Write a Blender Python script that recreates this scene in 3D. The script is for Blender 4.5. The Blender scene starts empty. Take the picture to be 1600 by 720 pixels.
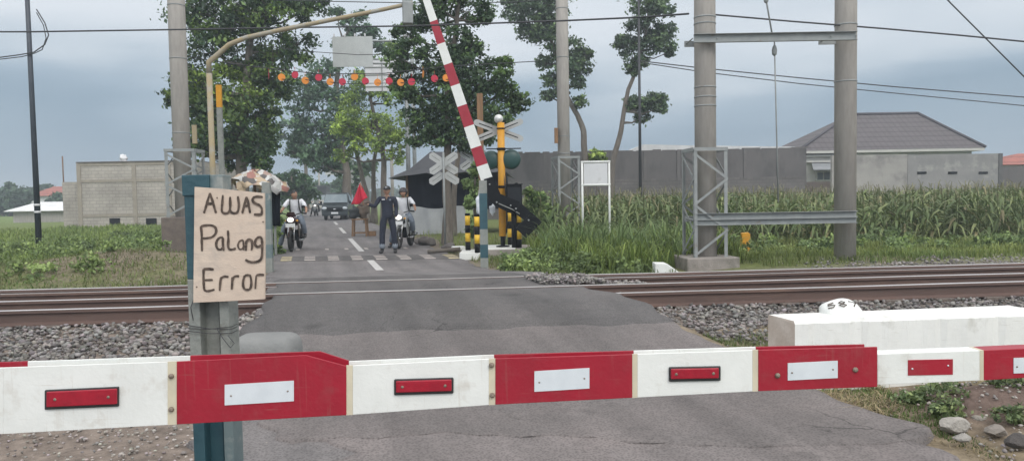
import bpy, math, random
HAZE = 0.0023
import numpy as np
from mathutils import Vector, Matrix
random.seed(7); rng = np.random.default_rng(7)
PI = math.pi
# ---------------------------------------------------------------- camera
F = 1155.0; CAMZ = 1.4; PITCH = math.atan(55/1155); ROLL = math.radians(-1.0)
cam_d = bpy.data.cameras.new('camera'); cam = bpy.data.objects.new('camera', cam_d)
bpy.context.scene.collection.objects.link(cam); bpy.context.scene.camera = cam
cam_d.sensor_width = 36; cam_d.lens = F/1600*36; cam_d.clip_end = 6000; cam_d.clip_start = .05
R = Matrix.Rotation(PI/2-PITCH, 3, 'X') @ Matrix.Rotation(ROLL, 3, 'Z')
cam.matrix_world = Matrix.Translation((0, 0, CAMZ)) @ R.to_4x4()
# ---------------------------------------------------------------- world
SUN_EL, SUN_ROT = math.radians(42), math.radians(150)
w = bpy.data.worlds.new('World'); bpy.context.scene.world = w; w.use_nodes = True
nt = w.node_tree; N = nt.nodes; L = nt.links; N.clear()
out = N.new('ShaderNodeOutputWorld')
sky = N.new('ShaderNodeTexSky'); sky.sky_type = 'NISHITA'; sky.sun_disc = False
sky.sun_elevation = SUN_EL; sky.sun_rotation = SUN_ROT; sky.dust_density = 3; sky.air_density = 1.5
bg1 = N.new('ShaderNodeBackground'); bg1.inputs[1].default_value = .06; L.new(sky.outputs[0], bg1.inputs[0])
tc = N.new('ShaderNodeTexCoord'); sx = N.new('ShaderNodeSeparateXYZ'); L.new(tc.outputs['Generated'], sx.inputs[0])
mp = N.new('ShaderNodeMapping'); mp.inputs['Scale'].default_value = (1, 1, 4.2); mp.inputs['Location'].default_value = (3.1, .4, .0); L.new(tc.outputs['Generated'], mp.inputs[0])
ns = N.new('ShaderNodeTexNoise'); ns.inputs['Scale'].default_value = 2.3; ns.inputs['Detail'].default_value = 4; ns.inputs['Roughness'].default_value = .45; L.new(mp.outputs[0], ns.inputs[0])
ad = N.new('ShaderNodeMath'); ad.operation = 'MULTIPLY_ADD'; L.new(ns.outputs[0], ad.inputs[0]); ad.inputs[1].default_value = .30; 
sb = N.new('ShaderNodeMath'); sb.operation = 'SUBTRACT'; L.new(sx.outputs['Z'], sb.inputs[0]); sb.inputs[1].default_value = .147
L.new(sb.outputs[0], ad.inputs[2])
rp = N.new('ShaderNodeValToRGB'); L.new(ad.outputs[0], rp.inputs[0])
e = rp.color_ramp.elements
stops = [(0, (.40, .49, .56)), (.04, (.345, .455, .56)), (.09, (.31, .42, .53)), (.13, (.40, .51, .62)), (.175, (.63, .715, .80)), (.235, (.80, .86, .93)), (.45, (1.0, 1.03, 1.07)), (1, (1.4, 1.4, 1.42))]
while len(e) < len(stops): e.new(.5)
for i, (p, c) in enumerate(stops): e[i].position = p; e[i].color = (*c, 1)
bg2 = N.new('ShaderNodeBackground'); bg2.inputs[1].default_value = 1.0; L.new(rp.outputs[0], bg2.inputs[0])
# extra sky brightness added behind the camera to light upright faces
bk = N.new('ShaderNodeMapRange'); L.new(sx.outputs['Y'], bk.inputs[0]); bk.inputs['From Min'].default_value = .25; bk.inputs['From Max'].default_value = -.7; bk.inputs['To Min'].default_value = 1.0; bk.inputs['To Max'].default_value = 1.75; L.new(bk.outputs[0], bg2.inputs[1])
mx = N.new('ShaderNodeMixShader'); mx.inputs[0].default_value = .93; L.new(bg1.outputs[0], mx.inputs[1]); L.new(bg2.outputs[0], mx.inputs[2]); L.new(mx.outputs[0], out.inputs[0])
# ---------------------------------------------------------------- sun (overcast)
sd = bpy.data.lights.new('sun', 'SUN'); sd.energy = 1.2; sd.angle = math.radians(20); sd.color = (1, .95, .88)
sun = bpy.data.objects.new('sun', sd); bpy.context.scene.collection.objects.link(sun)
sdir = Vector((math.sin(SUN_ROT)*math.cos(SUN_EL), math.cos(SUN_ROT)*math.cos(SUN_EL), math.sin(SUN_EL)))
sun.rotation_euler = sdir.to_track_quat('Z', 'Y').to_euler()
vs = bpy.context.scene.view_settings; vs.view_transform = 'Standard'; vs.look = 'None'; vs.gamma = 1; vs.exposure = 0.0
bpy.context.scene.cycles.max_bounces = 6
bpy.context.scene.cycles.volume_bounces = 0
# ---------------------------------------------------------------- helpers
COL = bpy.context.scene.collection
def P(px, py, Y):
    d = R @ Vector(((px-800)/F, -(py-360)/F, -1)); k = Y/d.y
    return Vector((0, 0, CAMZ)) + d*k
def G(px, py, z=0.0):
    d = R @ Vector(((px-800)/F, -(py-360)/F, -1)); k = (z-CAMZ)/d.z
    return Vector((0, 0, CAMZ)) + d*k
def tag(o, label=None, cat=None, group=None, kind=None):
    if label: o['label'] = label
    if cat: o['category'] = cat
    if group: o['group'] = group
    if kind: o['kind'] = kind
    return o
def empty(name, loc, label, cat, group=None, rz=0):
    o = bpy.data.objects.new(name, None); COL.objects.link(o); o.location = loc; o.rotation_euler = (0, 0, rz); o.empty_display_size = .2
    return tag(o, label, cat, group)
def copy_tree(o, parent=None):
    c = o.copy(); COL.objects.link(c)
    if parent: c.parent = parent
    for ch in o.children: copy_tree(ch, c)
    return c
def wloc(o):
    v = Vector((0, 0, 0))
    while o is not None: v += Vector(o.location); o = o.parent
    return v
class MB:
    def __init__(s): s.v = []; s.f = []; s.m = []; s.sm = []
    def add(s, vs, fs, mi=0, smooth=False):
        b = len(s.v); s.v += [tuple(x) for x in vs]
        for f in fs: s.f.append([b+i for i in f]); s.m.append(mi); s.sm.append(smooth)
        return s
    def box(s, c, sz, rz=0, mi=0, M=None):
        c = Vector(c); h = Vector(sz)/2; Mt = M or Matrix.Rotation(rz, 3, 'Z')
        vs = [c + Mt @ Vector((x*h.x, y*h.y, z*h.z)) for x in (-1, 1) for y in (-1, 1) for z in (-1, 1)]
        return s.add(vs, [(0, 1, 3, 2), (4, 6, 7, 5), (0, 4, 5, 1), (2, 3, 7, 6), (0, 2, 6, 4), (1, 5, 7, 3)], mi)
    def bb(s, a, b, mi=0):
        return s.box(((a[0]+b[0])/2, (a[1]+b[1])/2, (a[2]+b[2])/2), (abs(b[0]-a[0]), abs(b[1]-a[1]), abs(b[2]-a[2])), 0, mi)
    def beam(s, a, b, w, d, up=(0, 0, 1), mi=0):
        a = Vector(a); b = Vector(b); z = (b-a).normalized(); x = Vector(up).cross(z)
        if x.length < 1e-4: x = Vector((1, 0, 0)).cross(z)
        x.normalize(); y = z.cross(x); M = Matrix((x, y, z)).transposed()
        return s.box((a+b)/2, (w, d, (b-a).length), 0, mi, M)
    def tube(s, pts, r, n=8, mi=0, cap=True, smooth=True):
        pts = [Vector(p) for p in pts]; rs = r if isinstance(r, (list, tuple)) else [r]*len(pts)
        b = []; pr = None
        for i, p in enumerate(pts):
            t = (pts[min(i+1, len(pts)-1)]-pts[max(i-1, 0)]).normalized()
            if pr is None: x = t.orthogonal().normalized()
            else: x = (pr - t*pr.dot(t)).normalized()
            pr = x; y = t.cross(x)
            b += [p + (x*math.cos(2*PI*k/n)+y*math.sin(2*PI*k/n))*rs[i] for k in range(n)]
        fs = [(i*n+k, i*n+(k+1) % n, (i+1)*n+(k+1) % n, (i+1)*n+k) for i in range(len(pts)-1) for k in range(n)]
        s.add(b, fs, mi, smooth)
        if cap: s.add(b[:n], [tuple(range(n))[::-1]], mi); s.add(b[-n:], [tuple(range(n))], mi)
        return s
    def lathe(s, c, prof, n=16, axis=(0, 0, 1), mi=0, smooth=True):
        c = Vector(c); q = Vector((0, 0, 1)).rotation_difference(Vector(axis).normalized())
        vs = [c + q @ Vector((r*math.cos(2*PI*k/n), r*math.sin(2*PI*k/n), z)) for r, z in prof for k in range(n)]
        fs = [(i*n+k, i*n+(k+1) % n, (i+1)*n+(k+1) % n, (i+1)*n+k) for i in range(len(prof)-1) for k in range(n)]
        fs += [tuple(range(n))[::-1], tuple(len(prof)*n-n+k for k in range(n))]
        return s.add(vs, fs, mi, smooth)
    def ell(s, c, r, n=14, m=8, mi=0, fn=None):
        c = Vector(c); vs = []
        for i in range(m+1):
            th = PI*i/m
            for k in range(n):
                ph = 2*PI*k/n; v = Vector((r[0]*math.sin(th)*math.cos(ph), r[1]*math.sin(th)*math.sin(ph), r[2]*math.cos(th)))
                if fn: v = fn(v)
                vs.append(c+v)
        return s.add(vs, [(i*n+k, (i+1)*n+k, (i+1)*n+(k+1) % n, i*n+(k+1) % n) for i in range(m) for k in range(n)], mi, True)
    def prism(s, poly, off, mi=0):
        n = len(poly); off = Vector(off); a = [Vector(p) for p in poly]; vs = a + [p+off for p in a]
        fs = [tuple(range(n)), tuple(range(2*n-1, n-1, -1))] + [(i, n+i, n+(i+1) % n, (i+1) % n) for i in range(n)]
        return s.add(vs, fs, mi)
    def build(s, name, mat, parent=None, bevel=0, label=None, world=True):
        me = bpy.data.meshes.new(name); off = wloc(parent) if (parent and world) else Vector((0, 0, 0))
        me.from_pydata([(x-off.x, y-off.y, z-off.z) for x, y, z in s.v], [], s.f)
        mats = mat if isinstance(mat, (list, tuple)) else [mat]
        for m in mats: me.materials.append(m)
        me.polygons.foreach_set('material_index', s.m); me.polygons.foreach_set('use_smooth', s.sm)
        me.update()
        import bmesh
        bm = bmesh.new(); bm.from_mesh(me)
        bmesh.ops.remove_doubles(bm, verts=bm.verts, dist=1e-6)
        bmesh.ops.recalc_face_normals(bm, faces=bm.faces)
        bm.to_mesh(me); bm.free()
        o = bpy.data.objects.new(name, me); COL.objects.link(o)
        if parent: o.parent = parent
        if bevel:
            b = o.modifiers.new('bevel', 'BEVEL'); b.width = bevel; b.segments = 2; b.limit_method = 'ANGLE'
        if label: o['label'] = label
        return o
def np_mesh(name, V, Fq, mat, parent=None, tint=None, smooth=False):
    me = bpy.data.meshes.new(name); V = np.asarray(V, dtype=np.float32); Fq = np.asarray(Fq, dtype=np.int32)
    if parent is not None: V = V - np.array(wloc(parent), dtype=np.float32)
    k = Fq.shape[1]
    me.vertices.add(len(V)); me.vertices.foreach_set('co', V.ravel())
    me.loops.add(Fq.size); me.loops.foreach_set('vertex_index', Fq.ravel())
    me.polygons.add(len(Fq)); me.polygons.foreach_set('loop_start', np.arange(0, Fq.size, k, dtype=np.int32))
    try: me.polygons.foreach_set('loop_total', np.full(len(Fq), k, dtype=np.int32))
    except Exception: pass
    me.update(calc_edges=True); me.validate()
    if tint is not None:
        a = me.color_attributes.new('tint', 'FLOAT_COLOR', 'POINT')
        a.data.foreach_set('color', np.c_[tint, np.ones(len(V))].astype(np.float32).ravel())
    me.materials.append(mat)
    if smooth: me.polygons.foreach_set('use_smooth', [True]*len(Fq))
    o = bpy.data.objects.new(name, me); COL.objects.link(o)
    if parent: o.parent = parent
    return o
# ---------------------------------------------------------------- materials
def mat(name, c1, c2=None, scale=6, rough=.8, bump=0, bscale=None, metal=0, detail=6, emit=None, stain=None, stscale=2, stlo=.55, stretch=(1, 1, 1), spec=.5, sthi=None, wear=None):
    m = bpy.data.materials.new(name); m.use_nodes = True; t = m.node_tree; n = t.nodes; l = t.links; p = n['Principled BSDF']
    p.inputs['Roughness'].default_value = rough; p.inputs['Metallic'].default_value = metal; p.inputs['Specular IOR Level'].default_value = spec
    c = n.new('ShaderNodeTexCoord'); mp = n.new('ShaderNodeMapping'); l.new(c.outputs['Object'], mp.inputs[0]); mp.inputs['Scale'].default_value = stretch
    if c2 is None: c2 = tuple(x*.8 for x in c1)
    a = n.new('ShaderNodeTexNoise'); a.inputs['Scale'].default_value = scale; a.inputs['Detail'].default_value = detail; a.inputs['Roughness'].default_value = .6; l.new(mp.outputs[0], a.inputs[0])
    r = n.new('ShaderNodeValToRGB'); r.color_ramp.elements[0].position = .35; r.color_ramp.elements[1].position = .65
    r.color_ramp.elements[0].color = (*c1, 1); r.color_ramp.elements[1].color = (*c2, 1); l.new(a.outputs[0], r.inputs[0]); col = r.outputs[0]
    if stain:
        b = n.new('ShaderNodeTexNoise'); b.inputs['Scale'].default_value = stscale; b.inputs['Detail'].default_value = 8; b.inputs['Roughness'].default_value = .65; l.new(mp.outputs[0], b.inputs[0])
        rr = n.new('ShaderNodeMapRange'); rr.inputs['From Min'].default_value = stlo; rr.inputs['From Max'].default_value = sthi or stlo+.12; l.new(b.outputs[0], rr.inputs[0])
        x = n.new('ShaderNodeMix'); x.data_type = 'RGBA'; l.new(rr.outputs[0], x.inputs[0]); l.new(col, x.inputs[6]); x.inputs[7].default_value = (*stain, 1); col = x.outputs[2]
    if wear:
        for (sc3, lo, k3) in (((7, 7, 190), .66, .55), ((120, 120, 5), .63, .24)):
            m5 = n.new('ShaderNodeMapping'); m5.inputs['Scale'].default_value = sc3; m5.inputs['Rotation'].default_value = (0, .06, 0); l.new(c.outputs['Object'], m5.inputs[0])
            q5 = n.new('ShaderNodeTexNoise'); q5.inputs['Scale'].default_value = 1; q5.inputs['Detail'].default_value = 2; l.new(m5.outputs[0], q5.inputs[0])
            r5 = n.new('ShaderNodeMapRange'); r5.inputs['From Min'].default_value = lo; r5.inputs['From Max'].default_value = lo+.1; r5.inputs['To Max'].default_value = k3; l.new(q5.outputs[0], r5.inputs[0])
            x5 = n.new('ShaderNodeMix'); x5.data_type = 'RGBA'; l.new(r5.outputs[0], x5.inputs[0]); l.new(col, x5.inputs[6]); x5.inputs[7].default_value = (*wear, 1); col = x5.outputs[2]
        v5 = n.new('ShaderNodeTexNoise'); v5.inputs['Scale'].default_value = 70; v5.inputs['Detail'].default_value = 5; v5.inputs['Roughness'].default_value = .7; l.new(c.outputs['Object'], v5.inputs[0])
        r6 = n.new('ShaderNodeMapRange'); r6.inputs['From Min'].default_value = .69; r6.inputs['From Max'].default_value = .72; r6.inputs['To Max'].default_value = .8; l.new(v5.outputs[0], r6.inputs[0])
        x6 = n.new('ShaderNodeMix'); x6.data_type = 'RGBA'; l.new(r6.outputs[0], x6.inputs[0]); l.new(col, x6.inputs[6]); x6.inputs[7].default_value = (*tuple(q*.55 for q in wear), 1); col = x6.outputs[2]
    l.new(col, p.inputs['Base Color'])
    if bump:
        bn = n.new('ShaderNodeTexNoise'); bn.inputs['Scale'].default_value = bscale or scale*6; bn.inputs['Detail'].default_value = 4; l.new(mp.outputs[0], bn.inputs[0])
        bu = n.new('ShaderNodeBump'); bu.inputs['Strength'].default_value = bump; bu.inputs['Distance'].default_value = .02; l.new(bn.outputs[0], bu.inputs['Height']); l.new(bu.outputs[0], p.inputs['Normal'])
    if emit: p.inputs['Emission Color'].default_value = (*emit[0], 1); p.inputs['Emission Strength'].default_value = emit[1]
    return m
def leaf_mat(name, rough=.55, transl=.3, vscale=1.2):
    m = bpy.data.materials.new(name); m.use_nodes = True; t = m.node_tree; n = t.nodes; l = t.links; p = n['Principled BSDF']; o = n['Material Output']
    a = n.new('ShaderNodeAttribute'); a.attribute_name = 'tint'
    c = n.new('ShaderNodeTexCoord'); z = n.new('ShaderNodeTexNoise'); z.inputs['Scale'].default_value = vscale; l.new(c.outputs['Object'], z.inputs[0])
    r = n.new('ShaderNodeMapRange'); r.inputs['From Min'].default_value = .3; r.inputs['From Max'].default_value = .7; r.inputs['To Min'].default_value = .75; r.inputs['To Max'].default_value = 1.3; l.new(z.outputs[0], r.inputs[0])
    v = n.new('ShaderNodeVectorMath'); v.operation = 'SCALE'; l.new(a.outputs['Color'], v.inputs[0]); l.new(r.outputs[0], v.inputs['Scale'])
    l.new(v.outputs[0], p.inputs['Base Color']); p.inputs['Roughness'].default_value = rough; p.inputs['Specular IOR Level'].default_value = .35
    tr = n.new('ShaderNodeBsdfTranslucent'); l.new(v.outputs[0], tr.inputs[0]); mx = n.new('ShaderNodeMixShader'); mx.inputs[0].default_value = transl
    l.new(p.outputs[0], mx.inputs[1]); l.new(tr.outputs[0], mx.inputs[2]); l.new(mx.outputs[0], o.inputs[0])
    return m
M = dict(
 white=mat('white_paint', (.74, .75, .72), (.68, .69, .66), 5, .5, .12, 60, stain=(.40, .39, .35), stscale=7, stlo=.62, sthi=.8),
 boomwhite=mat('boom_white_paint', (.76, .77, .74), (.70, .71, .68), 9, .42, .05, 90, stain=(.50, .46, .40), stscale=13, stlo=.56, sthi=.82, wear=(.50, .45, .38)),
 cream=mat('cream_primer', (.62, .56, .42), (.52, .47, .36), 12, .6),
 red=mat('red_paint', (.34, .010, .028), (.29, .011, .026), 7, .42, .06, 80, stain=(.29, .035, .045), stscale=16, stlo=.52, sthi=.75, wear=(.30, .10, .09)),
 redlens=mat('red_lens', (.36, .012, .03), (.28, .01, .025), 40, .3, .06, 90),
 blackplastic=mat('black_plastic', (.02, .02, .022), (.03, .03, .03), 20, .5),
 silver=mat('reflective_sheet', (.66, .70, .73), (.60, .64, .67), 18, .35, stain=(.42, .42, .42), stscale=20, stlo=.66, sthi=.8),
 bolt=mat('weathered_bolt', (.30, .25, .20), (.18, .14, .11), 60, .6, .3, 200, metal=.3),
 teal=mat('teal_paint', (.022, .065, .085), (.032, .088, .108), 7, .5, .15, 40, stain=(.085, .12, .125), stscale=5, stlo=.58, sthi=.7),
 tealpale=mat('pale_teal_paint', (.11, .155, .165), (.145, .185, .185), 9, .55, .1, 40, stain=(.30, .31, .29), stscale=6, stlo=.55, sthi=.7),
 postgrey=mat('post_grey', (.20, .215, .20), (.26, .27, .25), 10, .7, .3, 50, stain=(.10, .09, .07), stscale=9, stlo=.6, sthi=.75),
 ply=mat('plywood', (.53, .425, .345), (.61, .505, .41), 3, .8, .12, 60, stain=(.33, .29, .26), stscale=5, stlo=.50, sthi=.85, stretch=(1.6, 1, 4)),
 ink=mat('brush_ink', (.03, .02, .015), (.12, .085, .065), 45, .7, stain=(.20, .15, .12), stscale=110, stlo=.58, sthi=.75),
 concrete=mat('pole_concrete', (.37, .345, .315), (.29, .272, .25), 3, .9, .3, 60, stain=(.38, .36, .33), stscale=2.2, stlo=.55, sthi=.75, stretch=(3, 3, .6)),
 footing=mat('footing_concrete', (.30, .27, .245), (.22, .20, .18), 5, .95, .4, 40, stain=(.13, .125, .10), stscale=3, stlo=.55, sthi=.7),
 galv=mat('galvanised_steel', (.29, .305, .30), (.235, .25, .25), 6, .65, .05, 50, metal=.15, stain=(.20, .17, .14), stscale=5, stlo=.6, sthi=.75),
 rail=mat('rusty_rail', (.135, .085, .07), (.10, .065, .055), 5, .7, .2, 70, stain=(.20, .125, .095), stscale=3, stlo=.55, sthi=.75, stretch=(.2, 1, 1)),
 railtop=mat('polished_rail_top', (.72, .70, .69), (.55, .52, .50), 3, .38, metal=.7, stretch=(.2, 1, 1)),
 sleeper=mat('sleeper_concrete', (.16, .13, .11), (.11, .09, .08), 8, .9, .3, 50),
 black=mat('black_steel', (.005, .006, .008), (.008, .009, .011), 12, .6, .2, 20, spec=.15),
 yellow=mat('yellow_paint', (.62, .30, .015), (.55, .25, .015), 6, .5, .05, 60, stain=(.42, .25, .06), stscale=7, stlo=.6, sthi=.8),
 yellowold=mat('faded_yellow_paint', (.33, .26, .14), (.28, .24, .17), 3, .7, .1, 50, stain=(.30, .29, .25), stscale=2.5, stlo=.5, sthi=.6),
 bollardy=mat('bollard_yellow', (.75, .47, .02), (.62, .38, .03), 9, .5),
 crossgrey=mat('crossbuck_back', (.44, .45, .44), (.37, .38, .375), 4, .7, stain=(.22, .21, .20), stscale=4, stlo=.56, sthi=.75),
 signgrey=mat('sign_board_back', (.50, .52, .51), (.45, .47, .465), 4, .6, stain=(.36, .37, .35), stscale=3, stlo=.6, sthi=.8),
 whiteboard=mat('white_board', (.66, .66, .67), (.60, .60, .61), 3, .6, stain=(.48, .47, .46), stscale=5, stlo=.58, sthi=.8),
 greendisc=mat('dark_green_hood', (.012, .05, .045), (.02, .065, .06), 8, .4),
 bark=mat('bark', (.17, .145, .12), (.11, .095, .08), 6, .95, .5, 25, stretch=(2, 2, .5), stain=(.25, .23, .2), stscale=2, stlo=.55, sthi=.7),
 wood=mat('weathered_wood', (.26, .15, .075), (.19, .11, .06), 6, .85, .2, 30, stretch=(3, 3, .4)),
 wire=mat('black_wire', (.03, .032, .036), (.04, .04, .045), 5, .6),
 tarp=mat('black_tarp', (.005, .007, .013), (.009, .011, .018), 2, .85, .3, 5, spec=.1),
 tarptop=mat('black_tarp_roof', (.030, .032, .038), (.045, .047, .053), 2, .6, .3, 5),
 greytarp=mat('grey_tarp', (.42, .43, .44), (.35, .36, .37), 2, .55, .6, 5),
 tyre=mat('tyre_rubber', (.02, .02, .02), (.03, .03, .03), 20, .85),
 chrome=mat('chrome', (.55, .55, .56), (.45, .45, .46), 20, .25, metal=.9),
 lamp=mat('lit_headlight', (.9, .9, .88), (.9, .9, .88), 5, .3, emit=((1, .97, .92), 1.6)),
 plate=mat('number_plate_white', (.75, .76, .76), (.68, .69, .69), 30, .5),
 glass=mat('dark_glass', (.05, .07, .08), (.09, .11, .12), 3, .12),
 skin=mat('skin', (.36, .205, .135), (.30, .165, .11), 20, .55), lips=mat('lips', (.22, .07, .05), None, 20, .5),
 hair=mat('black_hair', (.012, .010, .009), (.02, .016, .014), 60, .6), eye=mat('dark_eye', (.02, .012, .01), None, 20, .3), eyewhite=mat('eye_white', (.6, .58, .55), None, 20, .4),
 navy=mat('navy_coverall', (.010, .014, .028), (.017, .022, .04), 6, .8, .5, 14), denimcuff=mat('faded_denim', (.24, .27, .31), (.18, .21, .25), 12, .85, .3, 40),
 shirt=mat('white_shirt', (.72, .73, .76), (.62, .63, .66), 8, .75, .5, 14), greypants=mat('blue_grey_trousers', (.16, .19, .23), (.12, .145, .18), 8, .85, .5, 14),
 flag=mat('red_flag_cloth', (.50, .012, .04), (.42, .012, .035), 6, .7, .3, 20),
 vanbody=mat('dark_grey_car_paint', (.055, .065, .072), (.045, .055, .06), 4, .25, metal=.3),
 bikered=mat('red_fairing', (.05, .008, .010), (.03, .008, .01), 8, .3), bikesilver=mat('silver_fairing', (.42, .43, .44), (.35, .36, .37), 8, .3, metal=.3),
 rust=mat('dark_steel_rod', (.20, .12, .08), (.14, .09, .06), 8, .8),
)
# ---------------------------------------------------------------- ground
def zroad(t): return np.interp(t, [-6, -4.4, -1.6, 1.5, 4.6, 9], [.02, .05, .28, .28, .02, 0])
def fbm(X, Y, s=1.0):
    X = np.asarray(X)*s; Y = np.asarray(Y)*s
    return (np.sin(X*1.3+Y*.7+1)+np.sin(X*-2.1+Y*1.9+2)*.6+np.sin(X*3.7+Y*4.1)*.35+np.sin(X*-7.3+Y*6.1+.5)*.22+np.sin(X*13+Y*-11)*.12)/2.2
def tt(X, Y): return (Y-9.2-.084*X)/1.0035
def ss(X, Y): return (X-1.23+.268*Y)*.966
def gh(X, Y):
    X = np.asarray(X, float); Y = np.asarray(Y, float); t = tt(X, Y); s = ss(X, Y)
    zg = np.interp(t, [-5, -3.6, -2.3, -1.9, -1.2, 1.5, 2.2, 3.4], [0, .03, .07, .06, .12, .12, .08, .0])
    zg = zg + .45*np.exp(-((X+6.9)/2.3)**2-((Y-13.3)/1.3)**2) + .22*np.exp(-((X+10.5)/3)**2-((Y-14.5)/2.0)**2)
    zg = zg + .17*np.exp(-((X-3.05)/.45)**2-((Y-4.55)/.35)**2)
    zg = zg + .18*np.exp(-((X-9)/9)**2-((Y-13.4)/1.1)**2)
    amp = np.where(np.abs(t) < 2.2, .012, .045)*np.clip((np.abs(s)-1.6)/1.5, .1, 1)
    zg = zg + fbm(X, Y, .8)*amp + fbm(X, Y, 3.1)*amp*.35
    zg = zg - np.clip((Y-25)/200, 0, .25)
    lim = np.where(s > 0, 2.05, np.interp(Y, [4, 9, 13], [1.6, 1.6, 2.05]))
    wgt = np.clip((np.abs(s)-lim)/np.where((s > 0) & (t < -1), .25, .55), 0, 1); wgt = wgt*wgt*(3-2*wgt)
    return (zroad(t)-.035)*(1-wgt) + zg*wgt
def axis(lo, hi, a, b, st):
    c = list(np.arange(a, b, st)); x = b; d = st
    while x < hi: c.append(x); d *= 1.18; x += d
    c.append(hi); x = a; d = st; l = []
    while x > lo: d *= 1.18; x -= d; l.append(max(x, lo))
    return np.array(sorted(set(l+c)))
gx = axis(-700, 700, -11, 11, .1); gy = axis(-30, 910, 2.5, 19, .1)
XX, YY = np.meshgrid(gx, gy); ZZ = gh(XX, YY)
V = np.c_[XX.ravel(), YY.ravel(), ZZ.ravel()]; nx = len(gx); ny = len(gy)
I = np.arange(nx*ny).reshape(ny, nx); Fq = np.c_[I[:-1, :-1].ravel(), I[:-1, 1:].ravel(), I[1:, 1:].ravel(), I[1:, :-1].ravel()]
def ground_tint(X, Y):
    X = np.asarray(X, float); Y = np.asarray(Y, float); t = tt(X, Y); s = ss(X, Y); n = len(X); c = np.tile(np.array([.13, .15, .055]), (n, 1))
    nz = fbm(X, Y, 1.1)*.5+.5; nf = fbm(X, Y, 4.3)*.5+.5
    dirt = np.array([.20, .165, .14]); dry = np.array([.25, .20, .13]); grav = np.array([.15, .13, .115]); brown = np.array([.17, .145, .105])
    def mixc(c, k, w): w = np.clip(w, 0, 1)[:, None]; return c*(1-w)+k*w
    c = mixc(c, brown, (nz-.45)*2*(Y < 25))
    c = mixc(c, brown, 1.3*np.exp(-((X+6.9)/2.2)**2-((Y-13)/1.5)**2)*nf*1.4)
    c = mixc(c, grav, (3.0-np.abs(t))*1.3)
    c = mixc(c, dirt, ((t < -1.2) & (s < 0))*(1-np.clip((t+1.6), 0, 1))*1.0)
    c = mixc(c, dirt, (np.abs(np.abs(s)-2.3) < .45)*.8*(Y < 60))
    near = (s > 1.9) & (t < -2.2)
    c = mixc(c, dry, near*(.35+.5*nf)); c = mixc(c, np.array([.13, .095, .08]), 1.6*np.exp(-((X-3.05)/.6)**2-((Y-4.55)/.45)**2))
    c = mixc(c, np.array([.15, .20, .07]), (Y-30)/30*.7)
    return c
gm = leaf_mat('ground_soil', .95, 0, 9)
gn = gm.node_tree; p_ = gn.nodes['Principled BSDF']; p_.inputs['Specular IOR Level'].default_value = .1
tc_ = gn.nodes.new('ShaderNodeTexCoord'); b_ = gn.nodes.new('ShaderNodeTexNoise'); b_.inputs['Scale'].default_value = 26; b_.inputs['Detail'].default_value = 8; gn.links.new(tc_.outputs['Object'], b_.inputs[0])
u_ = gn.nodes.new('ShaderNodeBump'); u_.inputs['Strength'].default_value = .9; u_.inputs['Distance'].default_value = .03; gn.links.new(b_.outputs[0], u_.inputs['Height']); gn.links.new(u_.outputs[0], p_.inputs['Normal'])
tag(np_mesh('ground', V, Fq, gm, None, ground_tint(V[:, 0], V[:, 1]), True), kind='structure')
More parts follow.
